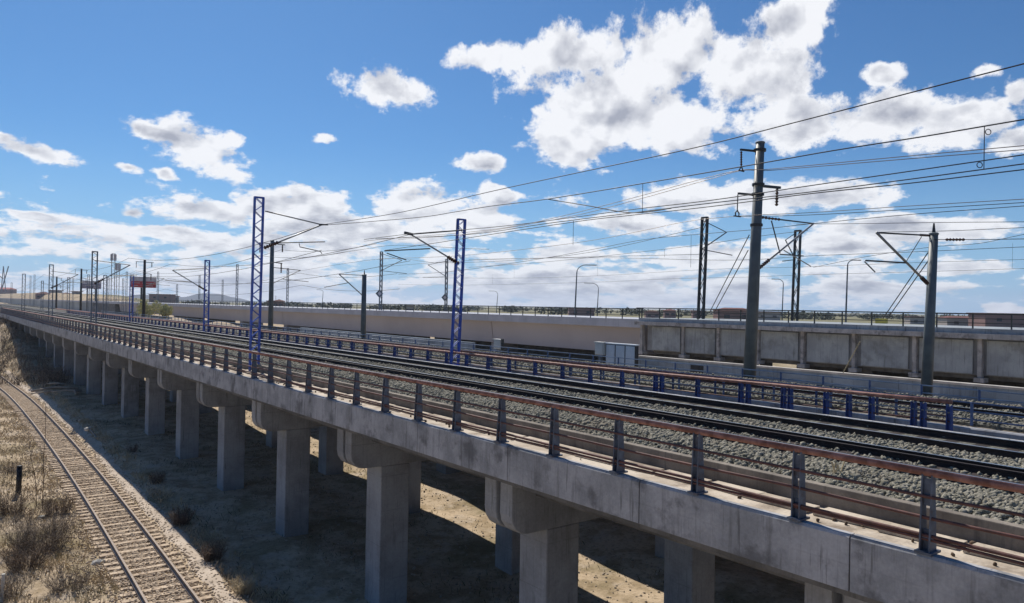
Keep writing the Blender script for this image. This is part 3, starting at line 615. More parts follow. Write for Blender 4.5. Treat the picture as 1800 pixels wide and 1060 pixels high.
for i, y in enumerate(ribs[1:]):
    cp(rb, t, (0, y, 0))
    if i: cp(pn, t, (0, y, 0))
MB().box(XP+1.6, XP+9, yR0, yr-1.5, -4.42, -4.102).build('dark_under_beam', darkc, t)  # added dark strip closing the gap below the web
for a, b_ in ((1120, 1284), (1300, 1325), (1337, 1349), (1402, 2300)):
    ya, yb = YonX(b_, XP+6), YonX(a, XP+6); MB().box(XP+6, XP+7, max(ya, -24), yb, -8, -4.425).build('added_dark_wall', darkc, t)  # added dark walls in place of under-deck shade, gaps left for lit ground
for y in (ribs[2], ribs[5], ribs[8], ribs[11]): MB().box(XP+2, XP+5.5, y-.8, y+.8, -8, -4.425).build('pier', darkc, t)
bridge_rail(XP+.45, -.94, .93, yR0, yr-.2, 2.27, YonX(1128.7, XP+.45), 'dark three-bar railing on the panelled viaduct at the right', dkr)
# pale retaining wall and dark abutment at the far left
p = atX(215, 545, XB); t = thing('abutment', (XB, p.y, -6), 'dark bridge abutment opening at the left end of the beige girder bridge', 'abutment')
MB().box(XB+.3, XB+3, p.y+16, p.y+70, -6.3, -1.96).build('side_wall', darkc, t); MB().box(XB+2.5, XB+3.2, p.y-4, p.y+15.9, -6.3, -1.96).build('back_wall', darkc, t)
t = thing('retaining_wall', (XB, 400, -6), 'long pale blue-grey retaining wall in the far left distance', 'wall')
MB().box(XB+.5, XB+1.2, p.y+71, 1500, -6.5, -1.96).build('wall_face', mat('pale_distant_concrete', (.36, .40, .42), .9, scale=.05, streak=.3, bump=0), t); MB().box(XB, XB+1.3, ylft+81, 1500, -1.955, -1.2).build('coping', concf, t)

# ---------------------------------------------------------------- poles and masts
def insulator(a, b_, parent, r=.07, n=6):
    a = Vector(a); b_ = Vector(b_); mb = MB(); pts = []; rs = []
    for i in range(n*2+1): pts.append(a+(b_-a)*(i/(n*2))); rs.append(r if i % 2 else r*.45)
    return mb.tube(pts, rs, 10).build('insulator', insm, parent)
def pole(X, Y, zb, h, r0, r1, label, group, m=polem, spike=False, lean=0):
    t = thing('catenary_pole', (X, Y, zb), label, 'pole', group); q = Vector((X, Y, zb))+_R0*lean*h
    MB().tube([(X, Y, zb), (q.x, q.y, zb+h)], [r0, r1], 20).build('shaft', m, t, True)
    MB().tube([(q.x, q.y, zb+h), (q.x, q.y, zb+h+.06), (q.x, q.y, zb+h+.09)], [r1+.02, r1+.02, r1-.03], 20).build('top_cap', m, t)
    if spike: MB().tube([(q.x, q.y, zb+h+.09), (q.x, q.y, zb+h+.45)], [.07, .03], 8).build('spike', steel, t)
    return t
def PT(px, py, Y): return atY(px, py, Y)
GP = 'round tapered grey poles beside the second viaduct'
# tall pole P1
Y_ = YonX(1319, 30.3); t = pole(30.3, Y_, -3.6, atX(1334, 250, 30.3).z+3.6, .305, .20, 'tallest grey pole, thick and round, with insulators hanging from three brackets near its top', GP, lean=.030)
x0 = 30.3
def band(z): c = _R0*.030*(z+3.6)+Vector((x0, Y_, 0)); MB().tube([(c.x, c.y, z-.06), (c.x, c.y, z+.06)], .29, 16).build('collar', steel, t)
def bracket(pa, pb, w=.09): MB().bar(pa, pb, w).build('bracket', steel, t)
za = PT(1328, 265, Y_).z; band(za); bracket(PT(1333, 266, Y_), PT(1302, 263, Y_)); a = PT(1303, 266, Y_); b_ = PT(1303, 291, Y_); insulator(a, b_, t, .06)
MB().tube([b_, b_+Vector((-.12, 0, -.2)), b_+Vector((-.2, 0, -.25)), b_+Vector((.22, 0, -.25)), b_+Vector((.12, 0, -.2)), b_], .03, 6).build('wire_clamp', steel, t)
za = PT(1340, 328, Y_).z; band(za); bracket(PT(1330, 326, Y_), PT(1371, 330, Y_), .12); insulator(PT(1366, 332, Y_), PT(1365, 362, Y_), t, .09)
za = PT(1325, 342, Y_).z; band(za); bracket(PT(1330, 343, Y_), PT(1298, 340, Y_)); a = PT(1297, 342, Y_); b_ = PT(1296, 370, Y_); MB().tube([a, b_], .025, 6).build('hanger', steel, t)
MB().tube([b_, b_+Vector((-.14, 0, -.12)), b_+Vector((-.12, 0, -.26)), b_+Vector((.12, 0, -.26)), b_+Vector((.14, 0, -.12)), b_], .03, 6).build('wire_clamp', steel, t); MB().bar(b_+Vector((-.25, 0, -.27)), b_+Vector((.25, 0, -.27)), .05).build('wire_clamp', steel, t)
tip = PT(1430, 393, Y_); foot = PT(1331, 474, Y_); root = PT(1338, 382, Y_)
MB().tube([foot, tip], .05, 8).build('strut', galv, t, True); insulator(foot+(tip-foot)*.03, foot+(tip-foot)*.2, t, .09); MB().tube([root, tip], .035, 8).build('tie_rod', steel, t, True); insulator(root, root+(tip-root)*.35, t, .07)
MB().tube([PT(1356, 388, Y_), PT(1371, 445, Y_)], .03, 6).build('brace', steel, t); MB().tube([PT(1371, 447, Y_), PT(1412, 450, Y_)], .03, 6).build('registration_tube', steel, t); MB().tube([PT(1378, 440, Y_), PT(1425, 468, Y_)], .03, 6).build('steady_arm', galv, t)
za = PT(1325, 396, Y_).z; band(za)
for (p1, p2) in (((1317, 416), (1266, 520)), ((1315, 440), (1255, 545))): pass
gy = MB().tube([PT(1317, 413, Y_), atX(1248, 548, 34.5)], .022, 6).build('guy_wire', wirem, t); MB().tube([PT(1315, 440, Y_), atX(1256, 548, 34.5)], .022, 6).build('guy_wire', wirem, t)
# pole P2
Y_ = YonX(1630, 30.3); t = pole(30.3, Y_, -3.6, atX(1642, 412, 30.3).z+3.6, .215, .155, 'shorter grey pole at the right with a spike on top and an arm reaching left', GP, spike=True, lean=.032)
tip = PT(1541, 409, Y_); foot = PT(1632, 500, Y_); root = PT(1634, 414, Y_); MB().tube([foot, tip], .045, 8).build('strut', galv, t, True); insulator(foot+(tip-foot)*.02, foot+(tip-foot)*.15, t, .08)
MB().tube([root, tip], .03, 8).build('tie_rod', steel, t, True); insulator(root, root+(tip-root)*.2, t, .05); MB().tube([PT(1592, 462, Y_), PT(1522, 458, Y_)], .03, 6).build('registration_tube', steel, t); MB().tube([PT(1520, 460, Y_), PT(1538, 478, Y_)], .025, 6).build('steady_arm', galv, t); MB().tube([PT(1620, 416, Y_), PT(1594, 458, Y_)], .015, 6).build('brace', steel, t)
insulator(atX(1662, 421.2, 30.3), atX(1696, 421.2, 30.3), t, .06); 
MB().tube([PT(1634, 440, Y_), atX(1552, 560, 33)], .02, 6).build('guy_wire', wirem, t); MB().tube([PT(1634, 455, Y_), atX(1560, 560, 33)], .02, 6).build('guy_wire', wirem, t)
# further round poles
def tallpole(px, ptop, label, X=30.3, r=.30, arm=True, mm=polem):
    Y_ = YonX(px, X); t = pole(X, Y_, -3.6, atX(px, ptop, X).z+3.6, r, r*.7, label, GP, m=mm); z = atX(px, ptop, X).z
    if arm:
        MB().bar((X, Y_, z-.3), (X+1.5, Y_, z-.35), .10).build('bracket', steel, t); insulator((X+1.2, Y_, z-.4), (X+1.2, Y_, z-1.2), t, .1)
        MB().bar((X, Y_, z-2.4), (X+1.2, Y_, z-2.5), .10).build('bracket', steel, t); insulator((X+1.1, Y_, z-2.5), (X+1.1, Y_, z-3.6), t, .1)
        MB().bar((X, Y_, z-.3), (X-1.5, Y_, z-.3), .08).build('bracket', steel, t); insulator((X-1.4, Y_, z-.3), (X-1.4, Y_, z-1.4), t, .07)
        MB().tube([(X, Y_, z-4.9), (X+3.4, Y_, z-3.2)], .05, 6).build('strut', galv, t); MB().tube([(X, Y_, z-3.0), (X+3.4, Y_, z-3.2)], .04, 6).build('tie_rod', steel, t); MB().tube([(X+1.3, Y_, z-4.3), (X+4.4, Y_, z-4.5)], .035, 6).build('registration_tube', steel, t)
    return t
tallpole(476.5, 424, 'grey pole with side brackets directly right of the nearest blue lattice mast')
tallpole(253, 458, 'dark pole in front of the red and white board', mm=steel)
tallpole(142, 473, 'dark pole at the left edge of the violet board', mm=steel)
tallpole(99, 487, 'dark far pole left of the violet board', mm=steel)
Y_ = YonX(639.5, 30.3); t = pole(30.3, Y_, -3.6, atX(640.5, 484, 30.3).z+3.6, .25, .2, 'plain grey pole with a long thin arm between the two blue lattice masts', GP, spike=True)
MB().tube([PT(638, 520, Y_), PT(596, 482, Y_)], .05, 6).build('strut', galv, t); MB().tube([PT(640, 484, Y_), PT(596, 482, Y_)], .03, 6).build('tie_rod', steel, t); MB().tube([PT(613, 497, Y_), PT(570, 505, Y_)], .03, 6).build('registration_tube', steel, t)

def lattice(X, Y, zb, zt, w, label, group, m, depth=None, step=None, lean=0., chord=.062, cat='mast', name='lattice_mast', side=False):
    """two pairs of corner angles laced with zig-zag bars"""
    t = thing(name, (X, Y, zb), label, cat, group); d = depth or w*.30; step = step or w*.78; n = max(2, int((zt-zb)/step)); dz = (zt-zb)/n; c = MB()
    X2 = lambda z: X+lean*(z-zb)
    for sx_ in (-1, 1):
        for sy_ in (-1, 1): c.bar((X2(zb)+sx_*w/2, Y+sy_*d/2, zb), (X2(zt)+sx_*w/2, Y+sy_*d/2, zt), chord)
    c.build('corner_bars', m, t); z_ = MB()
    for i in range(n):
        z0, z1 = zb+i*dz, zb+(i+1)*dz; s = 1 if i % 2 else -1
        for sy_ in (-1, 1): z_.bar((X2(z0)-s*w/2, Y+sy_*(d/2+.008), z0), (X2(z1)+s*w/2, Y+sy_*(d/2+.008), z1), chord*.75, .02)
        if side:
            for sx_ in (-1, 1): z_.bar((X2(z0)+sx_*(w/2+.008), Y-s*d/2, z0), (X2(z1)+sx_*(w/2+.008), Y+s*d/2, z1), .02, chord*.6)
    z_.build('lacing', m, t); z2 = MB()
    for sy_ in (-1, 1): z2.bar((X2(zt)-w/2, Y+sy_*d/2, zt), (X2(zt)+w/2, Y+sy_*d/2, zt), chord*1.1)
    for sx_ in (-1, 1): z2.bar((X2(zt)+sx_*w/2, Y-d/2, zt), (X2(zt)+sx_*w/2, Y+d/2, zt), chord*1.1)
    z2.build('top_frame', m, t); MB().box(X-w/2-.12, X+w/2+.12, Y-d/2-.12, Y+d/2+.12, zb-.05, zb+.03).build('base_plate', m, t)
    return t
GL = 'blue lattice catenary masts'
YA = YonX(450, 11.75); zA = atX(457, 346, 11.75).z
t = lattice(11.72, YA, -3.26, zA, .40, 'nearest blue lattice mast with a long arm to the right, rising behind the near railing', GL, bluem, lean=(atY(457, 346, YA).x-11.75)/(zA+3.26)*.9)
tipA = PT(566, 395, YA); rA = PT(466, 371, YA); fA = PT(464, 436, YA)
MB().tube([rA, tipA], .03, 8).build('tie_rod', galv, t, True); MB().tube([fA, tipA], .035, 8).build('strut', galv, t, True); insulator(fA, fA+(tipA-fA)*.24, t, .10); insulator(rA+(tipA-rA)*.03, rA+(tipA-rA)*.13, t, .04)
MB().tube([PT(490, 427, YA), PT(571, 425, YA)], .025, 8).build('registration_tube', steel, t); MB().tube([PT(526, 428, YA), PT(527, 434, YA), PT(563, 442, YA), PT(566, 446, YA)], .022, 6).build('steady_arm', steel, t); MB().bar(tipA+Vector((-.15, 0, 0)), tipA+Vector((.3, 0, .02)), .07).build('clamp', steel, t)
YB = YonX(801, 21.15); t = lattice(21.15, YB, -3.2, atX(818, 383, 21.15).z, .44, 'blue lattice mast in the middle with a diagonal arm reaching left', GL, bluem, lean=.035)
tipB = PT(722, 412, YB); fB = PT(806, 463, YB); MB().tube([fB, tipB], .04, 8).build('strut', galv, t, True); insulator(fB, fB+(tipB-fB)*.24, t, .12); MB().tube([PT(756, 437, YB), PT(676, 441, YB)], .03, 8).build('registration_tube', steel, t); MB().tube([PT(680, 445, YB), PT(714, 457, YB)], .025, 6).build('steady_arm', steel, t)
MB().tube([PT(812, 405, YB), tipB], .025, 8).build('tie_rod', steel, t); MB().bar(tipB+Vector((-.35, 0, .06)), tipB+Vector((.1, 0, 0)), .12).build('clamp', steel, t)
def portal(X, px, ptop, label, w=.42, m=bluem, arm=0, up=None):
    Y_ = YonX(px, X); z = atX(px, ptop, X).z; t = lattice(X, Y_, -3.22, z, w, label, GL, m, chord=.09)
    if arm:
        a = (X, Y_, z-3.0); b_ = (X+arm, Y_, z-1.1); MB().tube([a, b_], .05, 6).build('strut', galv, t); insulator(a, tuple(a[i]+(b_[i]-a[i])*.25 for i in range(3)), t, .12); MB().tube([(X, Y_, z-.8), b_], .035, 6).build('tie_rod', steel, t); MB().tube([(X+arm*.4, Y_, z-2.2), (X+arm*1.2, Y_, z-2.1)], .035, 6).build('registration_tube', steel, t)
    return t
portal(21.15, 363, 458, 'blue lattice mast left of the nearest one, with an arm pointing left', arm=-3.2)
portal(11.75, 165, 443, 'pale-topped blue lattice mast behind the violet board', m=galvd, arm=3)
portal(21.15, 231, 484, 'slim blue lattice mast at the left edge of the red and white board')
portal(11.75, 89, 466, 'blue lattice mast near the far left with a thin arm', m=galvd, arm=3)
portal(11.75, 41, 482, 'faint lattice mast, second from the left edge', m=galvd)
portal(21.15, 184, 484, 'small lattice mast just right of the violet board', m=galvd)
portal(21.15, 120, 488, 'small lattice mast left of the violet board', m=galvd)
GF = 'dark double-chord masts on the far rail bridge'
def farmast(X, px, ptop, label, diamond=None, m=steel, arm=0, lean=0):
    Y_ = YonX(px, X); z = atX(px, ptop, X).z; t = lattice(X, Y_, -1.1 if X < 64 else -1.5, z, .42 if px < 1000 else .22, label, GF, m, chord=.12, step=.9 if px < 1000 else 1.3, lean=lean, depth=None if px < 1000 else .62, side=px > 1000)
    if diamond:
        q = atY(px-2, diamond, Y_-.4); s = .72; MB().add([(q.x-s, q.y, q.z), (q.x, q.y, q.z-s), (q.x+s, q.y, q.z), (q.x, q.y, q.z+s), (q.x-s, q.y+.06, q.z), (q.x, q.y+.06, q.z-s), (q.x+s, q.y+.06, q.z), (q.x, q.y+.06, q.z+s)], [(0,1,2,3), (7,6,5,4), (0,4,5,1), (1,5,6,2), (2,6,7,3), (3,7,4,0)]).build('diamond_sign', galvd, t)
        s = .36; o = MB().add([(q.x-s, q.y-.03, q.z), (q.x, q.y-.03, q.z-s), (q.x+s, q.y-.03, q.z), (q.x, q.y-.03, q.z+s)], [(0,1,2,3)]).build('sign_face', whiter, t)
    if arm:
        a = (X, Y_, z-3.2); b_ = (X+arm, Y_, z-1.2); MB().tube([a, b_], .06, 6).build('strut', steel, t); MB().tube([(X, Y_, z-.3), b_], .045, 6).build('tie_rod', steel, t); MB().tube([(X, Y_, z-3.2), (X+arm*1.25, Y_, z-3.5)], .045, 6).build('registration_tube', steel, t)
farmast(60, 1232, 382, 'dark twin-legged mast on the panelled viaduct left of the tallest pole', arm=4, lean=.04)
farmast(74, 1397, 405, 'dark twin-legged mast on the panelled viaduct right of the tallest pole', arm=-2, lean=.04)
farmast(60, 669, 443, 'slim mast with a diamond sign right of the plain grey pole', diamond=516, arm=4, m=galvd)
farmast(74, 784, 456, 'slim mast with a diamond sign just left of the middle blue lattice mast', diamond=523, arm=-4, m=galvd)
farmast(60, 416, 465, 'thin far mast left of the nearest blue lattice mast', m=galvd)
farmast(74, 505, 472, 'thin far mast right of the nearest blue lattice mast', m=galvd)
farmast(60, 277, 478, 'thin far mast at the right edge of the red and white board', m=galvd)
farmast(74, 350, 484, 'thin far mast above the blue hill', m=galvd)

def lamp(px, pbase, ptop, head, D, label, single=True):
    b_ = atD(px, pbase, D); tp = atD(px+(3 if head > 0 else 2), ptop+ 6, D); t = thing('street_lamp', b_, label, 'street lamp', 'tall curved street lamps behind the bridge')
    side = _R0*(1 if head > 0 else -1); r = abs(head)/1300*D; pts = [Vector((b_.x, b_.y, b_.z-7)), b_, tp]; 
    for a in (15, 35, 55, 75, 90): pts.append(tp+side*(r*.5*(1-math.cos(R(a))))+Vector((0, 0, r*.45*math.sin(R(a)))))
    pts.append(pts[-1]+side*r*.35); MB().tube(pts, [.16, .13, .09]+[.07]*6, 8).build('pole', galvd, t, True); MB().bar(pts[-1], pts[-1]+side*r*.3, .28, .12).build('lamp_head', steel, t)
lamp(1011, 542, 473, 30, 120, 'street lamp with its head curving right, behind the right end of the beige girder')
lamp(1050, 545, 502, -22, 190, 'street lamp curving left beside the right-curving one')
lamp(873, 541, 512, -14, 260, 'small distant street lamp curving left behind the beige girder')
lamp(1375, 548, 493, -18, 160, 'street lamp curving left just right of the tallest pole')
lamp(1487, 552, 460, 20, 105, 'street lamp with its head curving right between the two grey poles')
lamp(566, 540, 508, -10, 280, 'faint distant street lamp above the beige girder on the left')

# ---------------------------------------------------------------- overhead wires
def smooth(pts, n=10):
    out = []
    for i in range(len(pts)-1):
        p0 = pts[max(i-1, 0)]; p1 = pts[i]; p2 = pts[i+1]; p3 = pts[min(i+2, len(pts)-1)]
        for k in range(n):
            u = k/n; out.append(.5*((2*p1)+(p2-p0)*u+(2*p0-5*p1+4*p2-p3)*u*u+(3*p1-p0-3*p2+p3)*u**3))
    out.append(pts[-1]); return out
def wire(pix, X, label, r=.013, m=wirem, drops=(), ext=True):
    P_ = [atX(x, y, X) for x, y in pix]
    if ext:
        d = P_[-1]-P_[-2]; P_.append(P_[-1]+d*(8/d.length))      # runs on beyond the frame
    t = thing('overhead_wire', P_[0], label, 'wire', 'overhead wires above the railway'); MB().tube(smooth(P_, 6), r, 6).build('conductor', m, t, True)
    for (xa, y0_, xb, y1_) in drops:
        a = atX(xa, y0_, X); b2 = atX(xb, y1_, X); b2.y = a.y; b2 = Vector((X, a.y, b2.z)); MB().tube([a, b2], .008, 5).build('dropper', wirem, t)
    return t
XW1 = tipA.x
wire([(566,395),(700,374),(870,335),(1040,298.5),(1220,260),(1400,214.6),(1635.4,154),(1800,112)], XW1, 'topmost black overhead wire rising to the upper right corner')
wire([(567,396),(727,383),(797,373),(865,362),(962,350),(1130,322.5),(1315,291),(1463,265),(1623,240),(1800,210)], XW1, 'second black overhead wire from the top, carrying the ringed dropper at the right', drops=[(1130, 322, 1127, 375), (1730.5, 222, 1728, 298)])
for (cx_, cy_, lab) in ((1737, 232, 'small wire loop at the top of the long dropper at the upper right'), (1722, 290, 'small wire loop at the foot of the long dropper at the upper right')):
    c_ = atX(cx_, cy_, XW1); o = MB().tube([c_+_R0*(.05*math.cos(a*math.pi/8))+Vector((0, 0, .05*math.sin(a*math.pi/8))) for a in range(-8, 9)], .008, 5).build('wire_loop', wirem); tag(o, lab, 'wire loop')
wire([(962,350),(1030,361),(1110,374),(1180,366)], XW1, 'short wire slanting down from the knot on the second wire', ext=False)
wire([(640,421),(722,411),(824,403),(907,395),(1000,383),(1113,368),(1250,352),(1420,327),(1600,301),(1800,272)], 17.6, 'uppermost of the three bunched black wires crossing the tallest pole')
wire([(660,420),(824,412),(960,393),(1113,374),(1250,357),(1420,338),(1600,315),(1800,288)], 17.6, 'middle one of the three bunched black wires crossing the tallest pole', drops=[(1008, 388, 1005, 431)])
wire([(676,440),(760,428),(824,418),(1010,390),(1113,378),(1250,363),(1420,341),(1600,322),(1800,298)], 17.8, 'lowest of the three bunched black wires crossing the tallest pole')
wire([(640,424),(700,418),(824,408),(907,397),(1000,377),(1127,344),(1240,313),(1303,299),(1345,298),(1420,291),(1600,274),(1800,256)], 30.0, 'pale twin wire held by the top insulator of the tallest pole', m=wirel, r=.016)
wire([(700,421),(824,411),(1000,381),(1127,349),(1240,317),(1303,300),(1345,300),(1420,294),(1600,279),(1800,263)], 30.6, 'lower strand of the pale twin wire below the top insulator', m=wirel, r=.016)
wire([(660,456),(700,454),(760,452),(827,448),(941,436),(1044,422),(1127,406),(1210,389),(1296,380),(1420,374),(1600,362),(1800,350)], 30.0, 'pale wire held by the lower left insulator of the tallest pole', m=wirel)
wire([(1296,381),(1420,378),(1600,368),(1800,356)], 30.6, 'dark wire just under the pale wire from the lower left insulator')
wire([(700,482),(760,480),(827,473),(950,455),(1044,438),(1134,421),(1250,410),(1345,402),(1430,393),(1600,377),(1800,362)], 30.9, 'black wire through the arm tip of the tallest pole', drops=[(1215, 414, 1214, 470)])
wire([(478,462),(560,450),(640,438),(700,431),(824,437),(860,438)], 26.6, 'wire from the grey pole beside the nearest mast towards the middle mast', ext=False)
wire([(824,456),(1044,453),(1237,457),(1330,456),(1420,450),(1600,443),(1800,434)], 40, 'thin black wire level with the arm of the shorter grey pole', drops=[(1168, 452, 1168, 438)])
wire([(700,487),(880,489),(1044,485),(1237,474),(1420,469),(1600,462),(1800,456)], 62, 'upper of the two low wires above the far bridge railing', drops=[(1051, 450, 1050, 486), (904, 472, 904, 489)])
wire([(700,500),(824,501),(1044,496),(1180,490),(1313,487),(1420,483),(1640,477),(1800,472)], 66, 'lowest wire above the far bridge, meeting the dropper at the right', drops=[(1780, 427, 1778, 472), (866, 482, 866, 500)])
wire([(1400,394),(1520,393),(1660,391),(1800,390)], 58, 'thin level wire crossing the spike of the shorter grey pole', r=.02)
wire([(1541,408),(1660,406),(1800,400)], 58, 'thin level wire just above the insulator right of the shorter pole', r=.02)
wire([(1642,421),(1720,421),(1800,420)], 30.3, 'short wire anchored at the shorter grey pole by a brown insulator')
wire([(1430,470),(1530,450),(1640,434),(1720,428),(1800,412)], 70, 'faint thin wire rising right behind the shorter grey pole', r=.02)
wire([(824,470),(940,462),(1080,448),(1234,430),(1320,417),(1420,405)], 60, 'thin wire between the middle mast and the tallest pole', r=.02, ext=False)
wire([(660,470),(785,460),(900,455),(1234,447)], 60, 'thin wire behind the middle blue mast from the diamond-sign mast', r=.022, ext=False)
wire([(505,480),(669,455),(780,462),(1000,449),(1232,400)], 62, 'faint wire linking the far bridge masts', r=.025, ext=False)
# left part
def wire3(pts, label, r=.014, m=wirem):
    t = thing('overhead_wire', pts[0], label, 'wire', 'overhead wires above the railway'); P_ = []
    for i in range(len(pts)-1):
        a, b_ = Vector(pts[i]), Vector(pts[i+1])
        for k in range(8): u = k/8; P_.append(a+(b_-a)*u+Vector((0, 0, -4*u*(1-u)*.018*(b_-a).length)))
    P_.append(Vector(pts[-1])); MB().tube(P_, r, 5).build('conductor', m, t)
yA2, yA3, yA4 = YonX(165, 11.75), YonX(89, 11.75), YonX(41, 11.75)
wire3([tipA, (14.6, yA2, zA-.9), (14.6, yA3, zA-.9), (14.6, yA4, zA-.9), (14.6, 260, zA-.9)], 'wire running left from the arm of the nearest blue mast over its track', .016)
wire3([tipA-Vector((0, 0, 1.25)), (14.4, yA2, zA-2.3), (14.6, yA3, zA-2.3), (14.6, yA4, zA-2.3), (14.6, 260, zA-2.3)], 'lower wire running left from the steady arm of the nearest blue mast', .013)
yB2, yB3 = YonX(363, 21.15), YonX(231, 21.15); zB = tipB.z
wire3([tipB, (17.8, yB2, zB), (17.8, yB3, zB), (17.8, 190, zB), (17.8, 300, zB)], 'wire running left from the arm of the middle blue mast', .016)
wire3([tipB-Vector((0, 0, 1.3)), (17.6, yB2, zB-1.4), (17.6, yB3, zB-1.4), (17.6, 190, zB-1.4), (17.6, 300, zB-1.4)], 'lower wire running left from the steady arm of the middle blue mast', .013)
y3, y4, y5, y6 = YonX(1296, 30.), YonX(476.5, 30.3), YonX(253, 30.3), YonX(142, 30.3)
for dx, dz, lab in ((1.1, 6.0, 'far-left continuation of the wire on the right brackets of the grey poles'), (-1.4, 5.2, 'far-left continuation of the wire on the left brackets of the grey poles'), (3.3, 3.4, 'far-left wire through the arms of the grey poles'), (3.6, 2.0, 'lower far-left wire through the arms of the grey poles')):
    wire3([(30.3+dx, YonX(640, 30.3), dz-.6), (30.3+dx, y4, dz), (30.3+dx, y5, dz), (30.3+dx, y6, dz), (30.3+dx, 330, dz)], lab, .018)

# ---------------------------------------------------------------- boards, towers, distant things
def board(px0, px1, y0, y1, D, bands, label, posts):
    a = atD(px0, y0, D); bR = atD(px1, y0+(px1-px0)*.03, D); c = atD(px0, y1, D); u = (bR-a); h = a.z-c.z; t = thing('billboard', (a.x, a.y, -6), label, 'billboard')
    nrm = Vector((u.y, -u.x, 0)).normalized()
    if nrm.dot(-a) < 0: nrm = -nrm
    def quad(u0, u1, v0, v1, o_, name, m, th=.15):
        f = [a+u*uu+Vector((0, 0, -h*vv))+nrm*o_ for uu, vv in ((u0, v0), (u1, v0), (u1, v1), (u0, v1))]; bk = [p_-nrm*th for p_ in f]
        MB().add(f+bk, [(0,1,2,3), (7,6,5,4), (0,4,5,1), (1,5,6,2), (2,6,7,3), (3,7,4,0)]).build(name, m, t)
    quad(0, 1, 0, 1, 0, 'board_panel', bands[0])
    quad(.02, .98, .42, .97, .12, 'colour_band', bands[1], .1)
    for (s, e_, vv) in ((.06, .38, .55), (.45, .92, .55), (.10, .30, .78), (.5, .88, .80)): quad(s, e_, vv, vv+.05, .2, 'faded_stripe', bands[2], .06)
    for s in posts:
        q = a+u*s-nrm*.4; MB().bar((q.x, q.y, -7), (q.x, q.y, q.z-h*.1), .5).build('support_post', steel, t)
board(230, 275, 486, 505, 230, (whiter, redr, whiter), 'white and red advertising board behind the dark pole at the left', (.06, .40))
board(142, 178, 493.5, 507, 330, (whiter, purp, whiter), 'muted violet and white advertising board at the far left', (.3, .7))
def tower(px, ytop, ybase, D, w, label, head=True):
    p = atD(px, ybase, D); z = atD(px, ytop, D).z; t = lattice(p.x, p.y, -6, z, w, label, None, galv, chord=w*.16, step=w*1.2, cat='tower', name='telecom_tower')
    del t['category']; t['category'] = 'tower'
    if head:
        a0 = None
        for k in range(6):
            a = k*math.pi/3; q = (p.x+math.cos(a)*w*.75, p.y+math.sin(a)*w*.75, z-.2)
            a0 = MB().box(-.2, .2, -.2, .2, -2.6, 0).build('antenna', whiter, t, loc=q) if a0 is None else cp(a0, t, q) and a0
tower(198, 446, 520, 300, 1.2, 'taller pale telecom tower between the two advertising boards')
tower(206.5, 463, 522, 300, 1.0, 'shorter telecom tower beside the taller one')
tower(484.5, 520, 532, 600, .5, 'tiny distant antenna mast above the beige girder', False)
for i, (px, yt, lab) in enumerate([(74, 494, 'distant mast between the pair-topped mast and the arm-carrying mast'), (155, 483, 'distant thin mast behind the violet board'), (171, 492, 'distant short mast beside the tall pale-topped mast'), (190, 488, 'distant thin mast left of the taller telecom tower'), (216, 490, 'distant thin mast right of the shorter telecom tower'), (222, 478, 'distant taller mast left of the red and white board'), (311, 500, 'distant short mast left of the blue hill'), (391, 492, 'distant thin mast above the right slope of the blue hill'), (20, 497, 'faint distant mast at the extreme left'), (60, 483, 'pair-topped distant mast left of the dark far pole'), (53, 485, 'distant mast immediately left of the pair-topped one'), (128, 489, 'distant thin mast right of the small lattice mast'), (110, 493, 'short distant mast between the far poles')]):
    p = atD(px, 522, 190+i*15); z = atD(px, yt, 190+i*15).z; lattice(p.x, p.y, -5, z, .45, lab, 'small distant masts at the far left', galvd, chord=.12, step=1)
